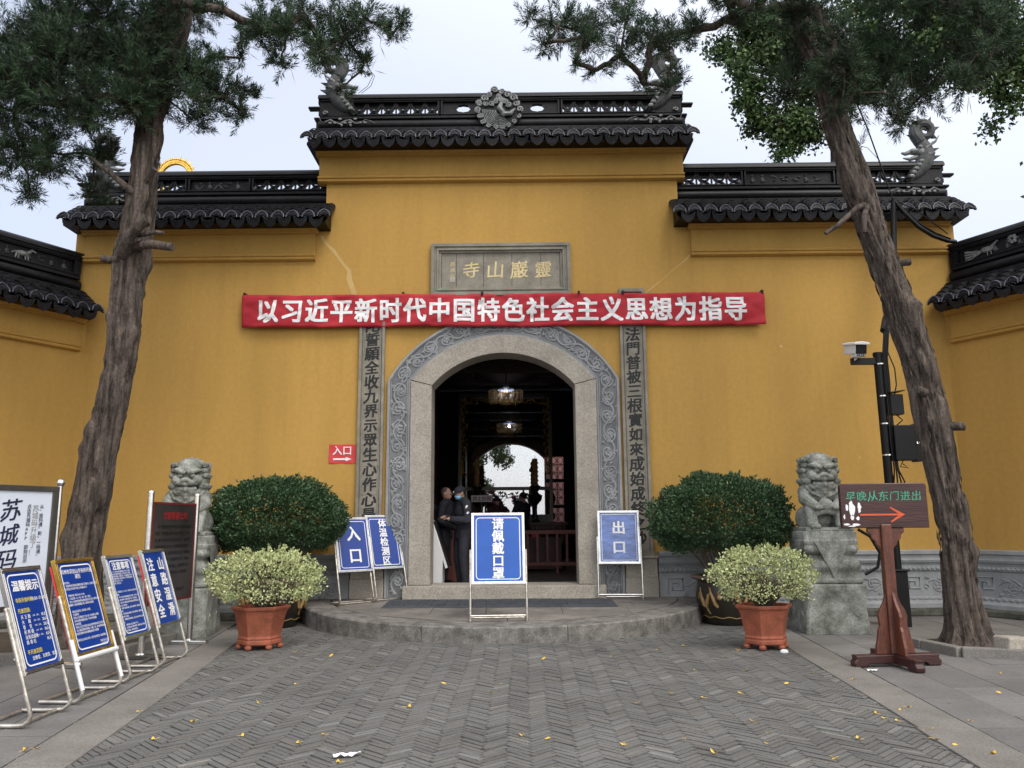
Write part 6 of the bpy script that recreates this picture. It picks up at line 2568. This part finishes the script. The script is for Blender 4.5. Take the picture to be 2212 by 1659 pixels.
    for s in (-1, 1):
        t.capsule(knee[s], ank[s], .075, .070)
        for q in range(4):
            t.ball(ank[s]+Vector((0, 0, .02+.035*q)), (.080, .080, .015), 6)
    t.build("trousers", cloth, r, smooth=180, remesh=.013, smoothit=1)
    f = MB()
    for s in (-1, 1):
        a = ank[s]
        f.ball(a+Vector((0, -.07, -.050)), (.055, .135, .045), 7)
        f.ball(a+Vector((0, .03, -.03)), (.052, .06, .06), 7)
        f.box(a.x-.05, a.x+.05, a.y-.19, a.y+.08, a.z-.092, a.z-.070)
    f.build("shoes", BLACKMT, r, smooth=60)
    h = MB()
    if cap:
        h.ball(hd(0, .008, .185), (.092, .108, .075), 9, R3)
        h.ball(hd(0, -.10, .175), (.075, .075, .014), 7, R3)
        h.tube([hd(.09*math.cos(a), .006+.107*math.sin(a), .165) for a in [2*PI*q/18 for q in range(19)]], .010, 6)
        h.build("cap", cloth, r, smooth=60)
        hb = MB()
        hb.ball(hd(0, -.105, .205), (.018, .008, .018), 5)
        hb.build("cap_badge", WHITEPL, r)
        h2 = MB()
        h2.ball(hd(0, .03, .135), (.080, .080, .06), 8, R3)
        h2.build("hair", HAIR, r)
    else:
        h.ball(hd(0, .018, .172), (.081 if not bald else .078, .092, .092), 9, R3)
        h.build("hair", HAIR if not bald else mat("cropped_hair", (.10, .075, .065), .8), r, smooth=180)
    if mask:
        q = MB()
        q.ball(hd(0, -.055, .090), (.064, .062, .052), 8, R3)
        for s in (-1, 1):
            q.tube([hd(s*.055, -.06, .11), hd(s*.078, .01, .14)], .003, 4)
        q.build("face_mask", MASKBL, r, smooth=60)
    return r


gd = person("security guard in black uniform, cap and light blue mask standing in doorway", (-.76, 1.02, HF), math.radians(-62), 1.74,
            arms={1: ((.28, -.02, 1.14), (.16, -.26, 1.16), (-.6, -.8, .1)), -1: ((-.27, -.03, 1.14), (-.10, -.27, 1.19), (.6, -.8, .1))}, nod=math.radians(24), cap=True, mask=True)
g = MB()       # sleeve patches on the side turned to the viewer
for z, rr in ((1.355, .042), (1.25, .036)):
    g.ball((.262 if z > 1.3 else .297, -.02, z), (.016, rr, rr*1.15), 7)
g.build("sleeve_patch", WHITEPL, gd, smooth=60)
g = MB()
g.ball((.269, -.02, 1.342), (.013, .034, .028), 6)
g.build("orange_patch", ORANGE, gd, smooth=60)
person("bald man in dark jacket raising one hand behind the guard", (-1.10, 1.75, HF), math.radians(75), 1.74,
       arms={1: ((.27, -.06, 1.15), (.12, -.28, 1.33), (-.2, -.3, 1)), -1: ((-.25, .02, 1.13), (-.20, -.2, 1.02), (0, -1, 0))}, bald=True)
person("dark clothed man half hidden behind the left door jamb", (-1.52, 2.1, HF), math.radians(20), 1.66)
person("man in dark suit with light blue mask standing behind the hall desk", (.33, 6.25, HF), math.radians(-130), 1.80, mask=True,
       arms={1: ((.26, -.1, 1.14), (.12, -.34, 1.10), (-.3, -1, 0)), -1: ((-.26, -.1, 1.14), (-.12, -.34, 1.10), (.3, -1, 0))})
person("stooping person in maroon jacket behind the hall desk at centre", (-.24, 6.25, HF), math.radians(-160), 1.72, stoop=math.radians(10), nod=math.radians(25),
       cloth=mat("dark_maroon_cloth", (.05, .014, .022), .85))

# ------------------------------------------------------------ fallen leaves and litter
LV = [(.06, -5.53), (-.01, -5.91), (.25, -7.36), (-2.33, -7.42), (-1.29, -7.53), (-1.76, -7.33), (-3.05, -7.64), (-3.1, -7.69), (-3.56, -5.88), (2.01, -7.07), (2.0, -7.33), (3.0, -6.8), (2.99, -6.95), (3.13, -7.71), (3.13, -7.3), (3.36, -5.44), (.9, -4.87), (1.98, -7.0), (2.69, -5.63), (3.24, -6.7),
      (3.34, -6.58), (3.18, -7.27), (3.07, -7.54), (3.25, -7.9), (1.99, -4.91), (1.8, -6.19), (1.56, -6.0), (-.69, -6.47), (-1.16, -7.32), (-.47, -5.53), (.42, -7.48), (.67, -7.1), (.94, -7.61), (1.22, -6.35), (-1.97, -6.26), (-1.86, -5.49), (-2.26, -6.89), (2.22, -7.96), (2.15, -8.06), (2.57, -7.53), (3.06, -7.02),
      (2.16, -6.02), (1.37, -7.5), (1.5, -7.84), (-2.84, -6.57), (-3.66, -5.2), (-1.34, -4.53), (1.25, -4.04), (1.85, -3.58), (2.48, -4.09), (2.5, -4.93), (3.12, -5.08), (3.6, -7.04), (4.37, -6.08), (3.76, -6.42), (2.75, -3.7), (2.2, -3.3), (-2.4, -3.6), (-1.9, -3.9), (4.9, -5.2), (5.3, -5.0), (-2.2, -4.5), (.5, -4.2), (-.9, -8.0), (1.9, -7.6)]
rg = random.Random(19)


def leaf_mesh(v):
    g = MB()
    n = 9
    pts = [(0, 0, .004)]
    for k in range(n):
        a = math.radians(25+130*k/(n-1))
        q = .032*(1-.35*(k == n//2))
        pts.append((q*math.cos(a), q*math.sin(a), .004+.012*abs(math.cos(a*1.0+v))*(1+v*.3)))
    g.add(pts, [(0, k, k+1) for k in range(1, n)])
    g.tube([(0, 0, .004), (.004, -.018, .008), (.010, -.034, .004)], .0014, 4)
    return g


protos = []
for i, (x, y) in enumerate(LV):
    if i < 4:
        o = leaf_mesh(i).build("ginkgo_leaf", GINKGO, None, smooth=0)
        protos.append(o)
    else:
        o = protos[i % 4].copy()
        COL.objects.link(o)
    o.location = (x, y, .006)
    o.rotation_euler = (rg.uniform(-.25, .25), rg.uniform(-.25, .25), rg.uniform(0, 6.28))
    s = rg.uniform(.55, 1.05)
    o.scale = (s, s, s)
    tag(o, "small yellow ginkgo leaf lying on the grey paving", "leaf", "fallen ginkgo leaves on the paving")
for nm, loc, sz, mt_, lab, rz in (("paper_scrap", (-.887, -7.855, .012), (.14, .055), WHITE, "crumpled white paper scrap on the brick path at bottom edge", .35),
                                  ("leaflet", (3.756, -4.99+.0, .008), (.10, .03), WHITE, "white and red leaflet lying before the wooden signpost foot", .2)):
    g = MB()
    rr = random.Random(3)
    nx, ny = 8, 4
    vs = [(-sz[0]/2*1.3+sz[0]*1.3*i/nx, -sz[1]/2+sz[1]*j/ny+.012*math.sin(i), rr.uniform(0, .018)) for i in range(nx+1) for j in range(ny+1)]
    g.add(vs, [(i*(ny+1)+j, (i+1)*(ny+1)+j, (i+1)*(ny+1)+j+1, i*(ny+1)+j+1) for i in range(nx) for j in range(ny)])
    o = g.build(nm, mt_, None, smooth=0)
    o.location = loc
    o.rotation_euler = (0, 0, rz)
    tag(o, lab, "litter")
g = MB()
g.ball((0, 0, .02), (.05, .035, .028), 5)
o = g.build("white_pebble", WHITEPL, None, smooth=0)
o.location = (3.24, -3.86, 0)
tag(o, "small white stone in front of the right terracotta planter", "stone")
